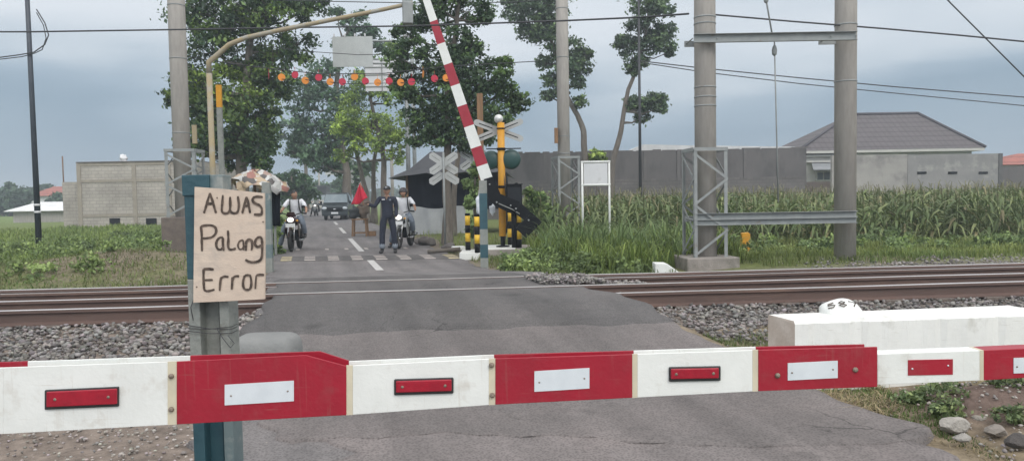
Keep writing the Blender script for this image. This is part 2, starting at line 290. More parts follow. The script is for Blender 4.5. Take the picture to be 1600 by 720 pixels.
# ---------------------------------------------------------------- road sheets
def asphalt(name, c, c2, patch=None):
    m = mat(name, c, c2, 1.1, .85, .6, 130, stain=patch or tuple(x*1.25 for x in c), stscale=.7, stlo=.5, sthi=.75)
    t = m.node_tree; n = t.nodes; l = t.links; p = n['Principled BSDF']; src = p.inputs['Base Color'].links[0].from_socket
    c_ = n.new('ShaderNodeTexCoord'); v = n.new('ShaderNodeTexVoronoi'); v.inputs['Scale'].default_value = 62; l.new(c_.outputs['Object'], v.inputs[0])
    k = n.new('ShaderNodeMapRange'); k.inputs['From Max'].default_value = .6; k.inputs['To Min'].default_value = .60; k.inputs['To Max'].default_value = 1.28; l.new(v.outputs['Distance'], k.inputs[0])
    k2 = n.new('ShaderNodeTexNoise'); k2.inputs['Scale'].default_value = 14; k2.inputs['Detail'].default_value = 9; k2.inputs['Roughness'].default_value = .75; l.new(c_.outputs['Object'], k2.inputs[0])
    k3 = n.new('ShaderNodeMapRange'); k3.inputs['From Min'].default_value = .3; k3.inputs['From Max'].default_value = .7; k3.inputs['To Min'].default_value = .85; k3.inputs['To Max'].default_value = 1.15; l.new(k2.outputs[0], k3.inputs[0])
    mm = n.new('ShaderNodeMath'); mm.operation = 'MULTIPLY'; l.new(k.outputs[0], mm.inputs[0]); l.new(k3.outputs[0], mm.inputs[1])
    s = n.new('ShaderNodeVectorMath'); s.operation = 'SCALE'; l.new(src, s.inputs[0]); l.new(mm.outputs[0], s.inputs['Scale']); 
    rt = n.new('ShaderNodeMapping'); rt.inputs['Rotation'].default_value = (0, 0, -.262); l.new(c_.outputs['Object'], rt.inputs[0])
    st = n.new('ShaderNodeMapping'); st.inputs['Scale'].default_value = (2.6, .16, 1); l.new(rt.outputs[0], st.inputs[0])
    tn_ = n.new('ShaderNodeTexNoise'); tn_.inputs['Scale'].default_value = 1.3; tn_.inputs['Detail'].default_value = 5; l.new(st.outputs[0], tn_.inputs[0])
    tr_ = n.new('ShaderNodeMapRange'); tr_.inputs['From Min'].default_value = .35; tr_.inputs['From Max'].default_value = .65; tr_.inputs['To Min'].default_value = .84; tr_.inputs['To Max'].default_value = 1.14; l.new(tn_.outputs[0], tr_.inputs[0])
    wn_ = n.new('ShaderNodeTexNoise'); wn_.inputs['Scale'].default_value = 2.2; wn_.inputs['Detail'].default_value = 6; l.new(c_.outputs['Object'], wn_.inputs[0])
    wv = n.new('ShaderNodeVectorMath'); wv.operation = 'MULTIPLY_ADD'; l.new(wn_.outputs['Color'], wv.inputs[0]); wv.inputs[1].default_value = (.55, .55, .55); l.new(c_.outputs['Object'], wv.inputs[2])
    cr = n.new('ShaderNodeTexVoronoi'); cr.feature = 'DISTANCE_TO_EDGE'; cr.inputs['Scale'].default_value = .9; l.new(wv.outputs[0], cr.inputs[0])
    cm2 = n.new('ShaderNodeMapRange'); cm2.inputs['From Min'].default_value = .002; cm2.inputs['From Max'].default_value = .009; cm2.inputs['To Min'].default_value = 1; cm2.inputs['To Max'].default_value = 0; l.new(cr.outputs['Distance'], cm2.inputs[0])
    gt = n.new('ShaderNodeTexNoise'); gt.inputs['Scale'].default_value = .55; l.new(c_.outputs['Object'], gt.inputs[0]); gm2 = n.new('ShaderNodeMapRange'); gm2.inputs['From Min'].default_value = .50; gm2.inputs['From Max'].default_value = .60; l.new(gt.outputs[0], gm2.inputs[0])
    ck = n.new('ShaderNodeMath'); ck.operation = 'MULTIPLY'; l.new(cm2.outputs[0], ck.inputs[0]); l.new(gm2.outputs[0], ck.inputs[1])
    cf = n.new('ShaderNodeMath'); cf.operation = 'MULTIPLY_ADD'; l.new(ck.outputs[0], cf.inputs[0]); cf.inputs[1].default_value = -.6; cf.inputs[2].default_value = 1
    m3 = n.new('ShaderNodeMath'); m3.operation = 'MULTIPLY'; l.new(tr_.outputs[0], m3.inputs[0]); l.new(cf.outputs[0], m3.inputs[1])
    oi = n.new('ShaderNodeTexNoise'); oi.inputs['Scale'].default_value = 1.7; oi.inputs['Detail'].default_value = 2; l.new(rt.outputs[0], oi.inputs[0]); om = n.new('ShaderNodeMapRange'); om.inputs['From Min'].default_value = .66; om.inputs['From Max'].default_value = .76; om.inputs['To Min'].default_value = 1; om.inputs['To Max'].default_value = .62; l.new(oi.outputs[0], om.inputs[0])
    m4 = n.new('ShaderNodeMath'); m4.operation = 'MULTIPLY'; l.new(m3.outputs[0], m4.inputs[0]); l.new(om.outputs[0], m4.inputs[1])
    s2 = n.new('ShaderNodeVectorMath'); s2.operation = 'SCALE'; l.new(s.outputs[0], s2.inputs[0]); l.new(m4.outputs[0], s2.inputs['Scale']); l.new(s2.outputs[0], p.inputs['Base Color'])
    return m
def strip(name, ys, left, right, dz, m, nc=24, label=None, skirt=.05, first=False):
    vs = []; rows = []
    for iy, Y0 in enumerate(ys):
        Y = Y0
        l = left(Y); r = right(Y)
        ks = [l-.03]+list(np.linspace(l, r, nc))+[r+.03]; row = []
        for j, s in enumerate(ks):
            Y = Y0+((.30*math.sin(s*1.1+2.2)+.03*math.sin(s*9)+.02*math.sin(s*23))*max(0, 1-(Y0-ys[0])/.5)*(.0 if s > 1.2 else 1-max(0, s-.6)/.6) if first else 0); X = s/.966+1.23-.268*Y; t = tt(X, Y); e = (j in (0, nc+1)) or (first and iy == 0)
            row.append(len(vs)); vs.append((X, Y, float(zroad(t))+dz-(skirt if e else 0)))
        rows.append(row)
    fs = [(rows[i][j], rows[i][j+1], rows[i+1][j+1], rows[i+1][j]) for i in range(len(rows)-1) for j in range(len(rows[0])-1)]
    return tag(np_mesh(name, vs, fs, m, None, None, True), kind='structure')
nz = lambda Y, k: .035*math.sin(Y*7.1+k)+.025*math.sin(Y*17.3+k*2)+.05*math.sin(Y*2.3+k)
old = asphalt('old_asphalt', (.165, .145, .14), (.14, .125, .12), (.20, .17, .16))
new = asphalt('asphalt_overlay', (.142, .125, .12), (.118, .106, .102), (.175, .152, .145))
dark = asphalt('fresh_asphalt', (.092, .086, .084), (.073, .069, .068), (.118, .107, .103))
far_ = asphalt('far_asphalt', (.145, .134, .132), (.122, .114, .113), (.18, .163, .157))
ysn = list(np.arange(1.5, 30, .12)); ysf = list(np.geomspace(30, 900, 40))
strip('road', ysn+ysf, lambda Y: np.interp(Y, [2, 9, 13, 18, 900], [-1.75, -1.62, -2.05, -2.2, -2.4])+nz(Y, 1)*2, lambda Y: np.interp(Y, [1, 3.6, 4.3, 9, 18, 900], [1.9, 1.95, 2.0, 1.9, 1.95, 2.3])+nz(Y, 2), .0, far_)
def radd(Y): return np.interp(Y, [3.80, 3.87, 3.95, 4.15, 4.4, 5.2, 6.9], [1.3, 1.72, 1.98, 2.14, 2.02, 1.99, 1.97])+nz(Y, 3)*.5
strip('road_overlay', list(np.arange(3.82, 7.0, .06)), lambda Y: -1.5+nz(Y, 5)*1.5, radd, .016, new, 40, first=True)
strip('road_near', list(np.arange(1.2, 4.3, .1)), lambda Y: -1.3+nz(Y, 5)*3, lambda Y: 1.85+nz(Y, 6), .010, old, 40)
def track_strip(name, t0, t1, l, r, dz, m):
    vs = []; nt_, nc = 40, 40; rows = []
    for i in range(nt_+1):
        t = t0+(t1-t0)*i/nt_; row = []
        for j in range(nc+3):
            s = l(t)+(r(t)-l(t))*min(max((j-1)/nc, 0), 1); e = j in (0, nc+2)
            # solve X,Y from s,t
            X = (s/.966+1.23-.268*(9.2+t*1.0035))/(1+.268*.084); Y = 9.2+.084*X+t*1.0035
            if i == 0: Y += .03*math.sin(X*5)+.02*math.sin(X*13)
            if e: X += .04*(1 if j else -1)
            row.append(len(vs)); vs.append((X, Y, float(zroad(t))+dz-(.12 if e else 0)-(.022 if i in (0,) else 0)))
        rows.append(row)
    fs = [(rows[i][j], rows[i][j+1], rows[i+1][j+1], rows[i+1][j]) for i in range(nt_) for j in range(nc+2)]
    return tag(np_mesh(name, vs, fs, m, None, None, True), kind='structure')
track_strip('crossing_asphalt', -2.62, 1.15, lambda t: -1.68+.05*math.sin(t*6)-.12*max(0, -t-1.4), lambda t: np.interp(t, [-2.62, -2.2, -1.4, -.5, 1.15], [1.93, 2.02, 1.98, 1.8, 1.5])+.04*math.sin(t*9), .034, dark)
# painted marks
mk = mat('road_marking_paint', (.55, .54, .52), (.42, .41, .40), 9, .7, stain=(.22, .21, .2), stscale=16, stlo=.55, sthi=.7)
ymk = mat('yellow_marking_paint', (.55, .47, .28), (.42, .35, .22), 9, .7, stain=(.22, .2, .18), stscale=12, stlo=.52, sthi=.66)
d = MB()
for a, b in [(14.0, 16.6), (19.3, 25.5), (29.5, 35), (39, 44), (49, 54), (60, 65), (72, 77), (84, 89), (96, 101), (110, 116)]:
    k = 10
    for i in range(k):
        y0 = a+(b-a)*i/k; y1 = a+(b-a)*(i+1)/k; q = []
        for (s, y) in ((-.075, y0), (.075, y0), (.075, y1), (-.075, y1)):
            X = s+1.23-.268*y; q.append((X, y, float(zroad(tt(X, y)))+.005))
        d.add(q, [(0, 1, 2, 3)])
tag(d.build('road_markings', mk), kind='structure')
# rumble strip (low painted hump)
hb = MB(); hs = MB(); hy = MB()
for row, (Yc, wd, nn) in enumerate([(17.15, 1.5, 15), (20.3, 1.1, 15)]):
    def pt(s, dy, z):
        y = Yc+dy-.05*s; X = s/.966+1.23-.268*y; return (X, y, float(zroad(tt(X, y)))+z)
    pr = [(-wd/2, .003), (-wd/4, .03), (wd/4, .03), (wd/2, 0.003)]
    S = np.linspace(-1.95, 1.95, nn+1); zz = lambda o: float(np.interp(o, [x[0] for x in pr], [x[1] for x in pr]))+.004
    for i in range(nn):
        if row == 0:
            for (a, b) in zip(pr[:-1], pr[1:]):
                hb.add([pt(S[i], a[0], a[1]), pt(S[i+1], a[0], a[1]), pt(S[i+1], b[0], b[1]), pt(S[i], b[0], b[1])], [(0, 1, 2, 3)])
            if i % 2 == 0:
                for q in range(5):
                    g = S[i]+.01; h = S[i+1]-.01; o_ = -wd/2+.08+q*(wd-.16)/5; o2 = o_+(wd-.16)/5-.11
                    (hy if (i == 0 or i == 14) else hs).add([pt(g, o_, zz(o_)), pt(h, o_, zz(o_)), pt(h, o2, zz(o2)), pt(g, o2, zz(o2))], [(0, 1, 2, 3)])
        elif i in (1, 4, 6, 8, 12): hs.add([pt(S[i], -.3, .006), pt(S[i]+.1, -.3, .006), pt(S[i]+.1, .3, .006), pt(S[i], .3, .006)], [(0, 1, 2, 3)])
tag(hb.build('road_hump', dark), kind='structure')
tag(hs.build('road_hump_markings', mat('worn_hump_paint', (.44, .39, .36), (.33, .30, .28), 6, .8, stain=(.17, .16, .15), stscale=8, stlo=.58)), kind='structure')
tag(hy.build('road_hump_yellow_markings', ymk), kind='structure')
# ---------------------------------------------------------------- rails
def rail(tpos, ztop, label, t_len=(-14, 16), h=.16, name='railway_rail'):
    prof = [(-.042, h), (.042, h), (.042, h-.03), (.012, h-.042), (.010, .035), (.058, .014), (.058, 0), (-.058, 0), (-.058, .014), (-.010, .035), (-.012, h-.042), (-.042, h-.03)]
    b = MB(); x0, x1 = t_len; n = len(prof); st = int((x1-x0)/1.0); vs = []
    for i in range(st+1):
        X = x0+(x1-x0)*i/st; wob = .002*math.sin(X*1.7+tpos)
        for (a, z) in prof:
            Y = 9.2+.084*X+(tpos+a)*1.0035; vs.append((X-.084*a, Y, ztop-h+z+wob))
    fs = []; 
    for i in range(st):
        for k in range(n): fs.append((i*n+k, i*n+(k+1) % n, (i+1)*n+(k+1) % n, (i+1)*n+k))
    b.v = vs; b.f = fs; b.m = [1 if (i % n) == 0 else 0 for i in range(len(fs))]; b.sm = [False]*len(fs)
    b.add(vs[:n], [tuple(range(n))[::-1]]); b.add(vs[-n:], [tuple(range(n))])
    o = b.build(name, [M['rail'], M['railtop']])
    return tag(o, label, 'rail')
rail(.5685, .322, 'far running rail with bright polished top, below the grassy bank')
rail(-.5685, .322, 'middle running rail with the brightest polished top across the asphalt')
g3 = rail(-1.19, .304, 'nearest rusty guard rail beside the ballast, its top a thin line across the asphalt', h=.16)
rail(.47, .285, 'low rusty check rail lying just inside the far running rail', h=.14, name='check_rail')
# sleepers: one under each 0.6 m, dark ends under the rails
sl = None
for i, X in enumerate(np.arange(-9.6, 12, .6)):
    Y = 9.2+.084*X
    c = ss(X, Y)
    if -1.4 < c < 1.7: continue
    if sl is None:
        b = MB(); b.box((0, 0, 0), (.22, 2.3, .16)); sl = b.build('sleeper', M['sleeper'], bevel=.01); o = sl
    else: o = sl.copy(); COL.objects.link(o)
    o.location = (X, Y-.15, .07); o.rotation_euler = (0, 0, math.atan(.084))
    tag(o, 'dark concrete sleeper under the rails, half sunk in ballast', 'sleeper', 'sleepers under the track')
sl2 = MB()
# ---------------------------------------------------------------- ballast
def stones(name, pts, size, m, tints, flat=.7):
    base = []
    ph = (1+5**.5)/2
    ico = np.array([(-1, ph, 0), (1, ph, 0), (-1, -ph, 0), (1, -ph, 0), (0, -1, ph), (0, 1, ph), (0, -1, -ph), (0, 1, -ph), (ph, 0, -1), (ph, 0, 1), (-ph, 0, -1), (-ph, 0, 1)])/1.9
    fc = np.array([(0, 11, 5), (0, 5, 1), (0, 1, 7), (0, 7, 10), (0, 10, 11), (1, 5, 9), (5, 11, 4), (11, 10, 2), (10, 7, 6), (7, 1, 8), (3, 9, 4), (3, 4, 2), (3, 2, 6), (3, 6, 8), (3, 8, 9), (4, 9, 5), (2, 4, 11), (6, 2, 10), (8, 6, 7), (9, 8, 1)])
    n = len(pts); sc = rng.uniform(size[0], size[1], n)[:, None]*rng.uniform(.6, 1.15, (n, 3)); sc[:, 2] *= flat
    j = ico[None]*(1+rng.uniform(-.38, .36, (n, 12, 1)))
    q = rng.normal(size=(n, 4)); q /= np.linalg.norm(q, axis=1)[:, None]; w_, x, y, z = q.T
    Rm = np.stack([np.stack([1-2*(y*y+z*z), 2*(x*y-z*w_), 2*(x*z+y*w_)], -1), np.stack([2*(x*y+z*w_), 1-2*(x*x+z*z), 2*(y*z-x*w_)], -1), np.stack([2*(x*z-y*w_), 2*(y*z+x*w_), 1-2*(x*x+y*y)], -1)], 1)
    v = np.einsum('nij,nkj->nki', Rm, j)*sc[:, None, :]*.5 + pts[:, None, :]
    Fc = (fc[None]+np.arange(n)[:, None, None]*12).reshape(-1, 3)
    t = np.repeat(tints, 12, axis=0)
    return np_mesh(name, v.reshape(-1, 3), Fc, m, None, t)
def scatter(n, x0, x1, y0, y1, keep):
    X = rng.uniform(x0, x1, n); Y = rng.uniform(y0, y1, n); k = keep(X, Y); return X[k], Y[k]
sm = leaf_mat('ballast_stone', .85, 0, 3)
def gtint(n, a=(.235, .225, .22), v=.4):
    return np.array(a)[None]*rng.uniform(1-v, 1+v, (n, 1))*rng.uniform(.95, 1.06, (n, 3))
PT = []
def addst(n, x0, x1, y0, y1, keep, lift=(-.01, .03)):
    X, Y = scatter(n, x0, x1, y0, y1, keep); PT.append(np.c_[X, Y, gh(X, Y)+rng.uniform(*lift, len(X))])
offroad = lambda X, Y, a=.05: (ss(X, Y) < np.interp(tt(X, Y), [-3, 0], [-1.62, -1.75])-a) | (ss(X, Y) > np.interp(tt(X, Y), [-2.6, -2.2, -1.4, -.5, 1.1], [2.12, 2.3, 2.12, 1.85, 1.6])+a)
addst(21000, -8.5, 0, 5.0, 8, lambda X, Y: offroad(X, Y) & (tt(X, Y) > -3.25+fbm(X, Y, 2)*.3) & (tt(X, Y) < -1.27), (-.01, .045))
addst(17000, 1, 9, 5.6, 9, lambda X, Y: offroad(X, Y) & (tt(X, Y) > -2.9+fbm(X, Y, 2)*.3) & (tt(X, Y) < -1.27), (-.01, .045))
addst(9000, -11, 11, 7, 12, lambda X, Y: offroad(X, Y) & (np.abs(tt(X, Y)) < .42), (-.03, .04))
addst(3500, -.2, 2.6, 8.9, 9.9, lambda X, Y: (ss(X, Y) > 1.45) & (tt(X, Y) < .40) & (tt(X, Y) > -.40) & (ss(X, Y) < 2.9), (.07, .13))
addst(5000, -9, 11, 9, 13, lambda X, Y: offroad(X, Y) & (tt(X, Y) > .66) & (tt(X, Y) < 1.75+fbm(X, Y, 2)*.4))
addst(5000, 5, 13, 10, 14, lambda X, Y: (tt(X, Y) > 1.2) & (tt(X, Y) < 3.1+fbm(X, Y, 2)*.5))
addst(2500, -11, 11, 7.5, 9.6, lambda X, Y: offroad(X, Y) & (tt(X, Y) < -.64) & (tt(X, Y) > -1.12), (-.03, .04))
pts = np.concatenate(PT)
tag(stones('gravel', pts, (.022, .066), sm, gtint(len(pts), (.195, .18, .17), .55), .72), kind='stuff')
PT = []
addst(9000, -4.5, -.2, 2.6, 6.2, lambda X, Y: (ss(X, Y) < -.9+fbm(X, Y, 2)*.5))
addst(700, -1, 2.6, 3.0, 6.2, lambda X, Y: (np.abs(ss(X, Y)-2.15) < .12) | (rng.random(len(X)) < .0))
addst(1600, 2.2, 4.2, 3.4, 5, lambda X, Y: (X > 2.5))
addst(2200, -9.5, -4.8, 11, 15, lambda X, Y: (ss(X, Y) < -2.4) & (fbm(X, Y, 1.5) > .1))
addst(900, 4, 13, 12, 15, lambda X, Y: (tt(X, Y) > 1.5))
addst(500, -8, -1, 12, 18, lambda X, Y: np.abs(np.abs(ss(X, Y))-2.2) < .35)
pts = np.concatenate(PT)
tag(stones('loose_pebbles', pts, (.006, .03), sm, gtint(len(pts), (.27, .245, .225), .5)), kind='stuff')
def rockmesh(b, c, r, seed, cuts=14, sub=3):
    import bmesh
    bm = bmesh.new(); bmesh.ops.create_icosphere(bm, subdivisions=sub, radius=1); rr = random.Random(seed)
    pl = [(Vector((rr.gauss(0, 1), rr.gauss(0, 1), rr.gauss(0, 1))).normalized(), rr.uniform(.62, .9)) for _ in range(cuts)]
    for v in bm.verts:
        for n_, d_ in pl:
            k = v.co.dot(n_)-d_
            if k > 0: v.co -= n_*k
        v.co *= 1+.03*math.sin(v.co.x*9+seed)+.02*math.sin(v.co.y*17+v.co.z*13)
    bm.verts.ensure_lookup_table(); b.add([(c[0]+v.co.x*r[0], c[1]+v.co.y*r[1], c[2]+v.co.z*r[2]) for v in bm.verts], [[v.index for v in f.verts] for f in bm.faces]); bm.free(); return b
for k, (px, py, r) in enumerate([(1490, 668, .08), (1503, 686, .045), (1442, 615, .04), (1556, 676, .06), (1590, 692, .065), (1530, 655, .04)]):
    p = G(px, py, .04); b = rockmesh(MB(), (p.x, p.y, .03+r*.35), (r*1.15, r*.85, r*.62), k+3)
    cc = [(.36, .335, .30), (.33, .31, .28), (.30, .27, .24), (.26, .23, .20), (.09, .08, .075), (.34, .31, .27)][k]
    tag(b.build('rock', mat('verge_rock%d' % k, cc, tuple(x*.7 for x in cc), 12, .95, .6, 60)), ['largest pale grey rock in the grass beside the asphalt corner', 'smaller pale rock just below the largest rock in the verge', 'small flat stone in the verge below the last white boom panel', 'brown stone right of the largest pale rock', 'dark lump at the lower right corner of the picture', 'small pale stone on the brown soil mound'][k], 'rock')
# ---------------------------------------------------------------- foreground boom
YB = 1.77; DP = .065
top_ = lambda x: float(np.interp(x, [-500, 0, 270, 430, 545, 770, 990, 1180, 1371], [590, 574, 564.5, 558, 571, 560, 553, 546.5, 541.5]))
lip_ = lambda x: float(np.interp(x, [0, 300, 800, 1370], [8.5, 8, 6, 4.5]))
bot_ = lambda x: float(np.interp(x, [-500, 0, 270, 545, 770, 990, 1180, 1371], [706, 678, 663, 648, 632, 621, 611, 604]))
top2 = lambda x: float(np.interp(x, [1371, 1535, 1600, 2300], [553, 547, 544, 524]))
bot2 = lambda x: float(np.interp(x, [1371, 1535, 1600, 2300], [601, 594, 590, 570]))
boom = empty('barrier_boom', P(-400, 640, YB), 'lowered red and white crossing boom stretching across the whole foreground', 'barrier')
def plate(name, x0, x1, tf, bf, Y, m, th=.004, step=40, chamfer=None, label=None, wob=0):
    xs = [x0]+[x for x in np.arange(math.ceil(x0/step)*step, x1, step) if x > x0+4 and x < x1-4]+[x1]
    if chamfer: xs = sorted(set(xs+[chamfer[0]]))
    T = [P(x, tf(x) if not chamfer else (float(np.interp(x, [x0, chamfer[0], x1], [chamfer[1], chamfer[2], chamfer[3]]))), Y) for x in xs]; B = [P(x, bf(x), Y) for x in xs]
    b = MB(); b.prism(T+B[::-1], (0, th, 0)); return b.build(name, m, boom, label=label, bevel=.0012 if (x1-x0) > 30 else 0)
segs = [(-420, -150, 'red'), (-150, 5, 'cream'), (5, 262, 'white'), (262, 276, 'cream'), (276, 541, 'red'), (541, 551, 'cream'), (551, 764, 'white'), (764, 774, 'cream'), (774, 988, 'red'), (988, 996, 'cream'), (996, 1176, 'white'), (1176, 1185, 'cream'), (1185, 1371, 'red')]
cm = {'red': M['red'], 'white': M['boomwhite'], 'cream': M['cream']}
for x0, x1, c in segs:
    ch = (478, 564.5, 554.5, 571.5) if x0 == 276 else None
    if x0 == -150: x0, c = -150, 'white'
    plate({'red': 'red_panel', 'white': 'white_panel', 'cream': 'primer_strip'}[c], x0, x1, top_, bot_, YB-(.002 if c == 'red' else 0), cm[c], chamfer=ch)
for x0, x1, c in [(-420, 43, 'red'), (90, 297, 'white'), (297, 545, 'red'), (545, 772, 'white'), (772, 990, 'red'), (990, 1181, 'white'), (1181, 1351, 'red')]:
    a = lambda x: top_(x)-lip_(x); ch = (500, a(300), 548.5, 563) if x0 == 297 else None
    plate('rear_panel', x0 if x0 != 90 else 43, x1, a, lambda x: bot_(x)-12, YB+DP, cm[c], chamfer=ch)
for x0, x1, c in [(1371, 1531, 'white'), (1531, 1537, 'cream'), (1537, 1760, 'red'), (1760, 2000, 'white'), (2000, 2300, 'red')]:
    plate({'red': 'red_panel', 'white': 'white_panel', 'cream': 'primer_strip'}[c], x0, x1, top2, bot2, YB+.012, cm[c], th=.045)
# web joining both plates low down (channel section)
b = MB()
for x in range(-400, 1371, 110):
    x2 = min(x+110, 1368); q = [P(x, bot_(x)-14, YB+.004), P(x2, bot_(x2)-14, YB+.004)]
    b.add([q[0], q[1], q[1]+Vector((0, DP-.004, 0)), q[0]+Vector((0, DP-.004, 0))], [(0, 1, 2, 3)])
b.build('channel_web', M['boomwhite'], boom)
def quad(cx, cy, wd, ht, sl, Y): return [P(cx-wd/2, cy-ht/2-sl*-wd/2, Y), P(cx+wd/2, cy-ht/2-sl*wd/2, Y), P(cx+wd/2, cy+ht/2-sl*wd/2, Y), P(cx-wd/2, cy+ht/2-sl*-wd/2, Y)]
def studs(b, pts, Y, r=.0022, mi=0, th=.002):
    for x, y in pts: b.lathe(P(x, y, Y), [(r*.3, -.0), (r, .0005), (r, th)], 8, (0, 1, 0), mi)
# white reflector stickers
for cx, cy, wd, ht, sl, s2, Y in [(405, 613.5, 108, 32, .06, .05, YB-.002), (878, 593, 86, 32, .06, .05, YB-.002), (1270, 578.5, 78, 27, .05, .04, YB-.002), (1616, 570, 64, 24, .03, .03, YB+.012)]:
    b = MB(); q = quad(cx, cy, wd, ht, sl, Y-.0015); b.prism(q, (0, .0015, 0)); o = b.build('reflector_sticker', M['silver'], boom, label='white reflective rectangle on a red panel')
    b = MB(); studs(b, [(cx-wd*.41, cy+2+sl*wd*.4), (cx+wd*.41, cy-sl*wd*.4)], Y-.003); b.build('rivet', M['bolt'], o)
b = MB(); q = quad(1454, 573.5, 70, 24, .02, YB+.0105); b.prism(q, (0, .0015, 0)); o = b.build('reflector_sticker', M['red'], boom, label='red reflective rectangle on the last white panel')
b = MB(); studs(b, [(1426, 576), (1482, 571)], YB+.0085); b.build('rivet', M['silver'], o)
# red lamps in black frames
for cx, cy, wd, ht, sl in [(127, 622, 116, 31, .045), (662, 603.5, 93, 25, .03), (1086, 584, 81, 23, .02)]:
    b = MB(); b.prism(quad(cx, cy, wd, ht, sl, YB-.006), (0, .006, 0)); fr = b.build('lamp_frame', M['blackplastic'], boom, bevel=.0025)
    b = MB(); b.prism(quad(cx, cy-.5, wd-6, ht-7, sl, YB-.011), (0, .0055, 0)); ln = b.build('red_lens', M['redlens'], fr, bevel=.002)
    b = MB(); studs(b, [(cx-wd*.36, cy+sl*wd*.36), (cx+wd*.36, cy-sl*wd*.36)], YB-.0122, .0038); b.build('lens_screw', M['bolt'], ln)
# bolts
for x, y in [(266, 588), (266, 640), (768, 571), (769, 618), (1216, 587), (1338, 578)]:
    b = MB(); b.lathe(P(x, y, YB-.008), [(.002, 0), (.0055, .001), (.0066, .004), (.0066, .0055)], 10, (0, 1, 0)); b.build('bolt', M['bolt'], boom)
# gate machine out of frame on the left carries the boom
gp = P(-400, 640, YB); gm_ = empty('gate_machine', (gp.x, gp.y, 0), 'grey gate machine pedestal that carries the lowered boom', 'barrier machine')
b = MB(); b.box((gp.x-.15, gp.y+.03, .42), (.42, .5, .84)); b.build('housing', M['galv'], gm_, bevel=.02)
b = MB(); b.tube([(gp.x-.1, gp.y-.05, .84), (gp.x-.1, gp.y-.05, 1.0)], .05, 12); b.build('hinge', M['black'], gm_)
# ---------------------------------------------------------------- post with hand-painted board
YP = 2.47
post = empty('sign_post', (P(330, 700, YP).x, YP, 0), 'teal and grey steel channel post standing behind the boom, handwritten board on it', 'post')
def pb(name, x0, x1, y0, y1, Ya, Yb, m, bev=.003):
    a0 = P((x0+x1)/2, y0, Ya); a1 = P((x0+x1)/2, y1, Ya); w_ = (x1-x0)/F*Ya; c = (a0+a1)/2
    b = MB(); xm = P((x0+x1)/2, 560, Ya).x
    b.box((xm, (Ya+Yb)/2, (a0.z+a1.z)/2), (w_, Yb-Ya, a0.z-a1.z)); return b.build(name, m, post, bevel=bev)
zs = [(300, 436, 'teal', 'teal'), (436, 652, 'postgrey', 'postgrey'), (652, 966, 'teal', 'teal')]
for y0, y1, a, c in zs:
    low = a == 'teal' and y0 > 600
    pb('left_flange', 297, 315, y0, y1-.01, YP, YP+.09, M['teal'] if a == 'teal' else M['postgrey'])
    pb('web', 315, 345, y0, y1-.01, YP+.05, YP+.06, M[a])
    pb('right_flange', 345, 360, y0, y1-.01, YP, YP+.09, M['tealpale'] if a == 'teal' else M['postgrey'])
pb('top_plate', 294, 337, 273, 306, YP-.006, YP+.08, M['teal'])
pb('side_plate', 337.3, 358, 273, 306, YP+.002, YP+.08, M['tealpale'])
# wire wrapped round the post
b = MB(); 
for k, (y0, y1) in enumerate([(508, 514), (513, 510), (517, 520)]):
    a = P(294, y0, YP-.006); c = P(362, y1, YP-.006)
    b.tube([a+Vector((.0, .05, 0)), a, (a+c)/2+Vector((0, -.004, -.004)), c, c+Vector((0, .05, 0))], .0014, 5)
b.tube([P(338, 512, YP-.01), P(348, 528, YP-.014), P(360, 543, YP-.02), P(366, 536, YP-.03), P(356, 524, YP-.02)], .0014, 5)
b.tube([P(302, 500, YP-.006), P(298, 480, YP-.01), P(303, 466, YP-.01)], .0014, 5)
b.build('binding_wire', M['wire'], post)
YS = YP-.03
board = empty('handwritten_board', P(358, 380, YS), 'plywood board with the hand-painted words AWAS Palang Error, tied to the post', 'sign')
b = MB(); b.prism([P(304, 292, YS), P(340, 294.5, YS), P(413, 302, YS), P(414, 400, YS), P(413.5, 467, YS), P(360, 470, YS), P(302, 472.5, YS), P(303, 380, YS)], (0, .009, 0)); b.build('board', M['ply'], board)
K = lambda pts, dy=0: [(x, y+dy) for x, y in pts]
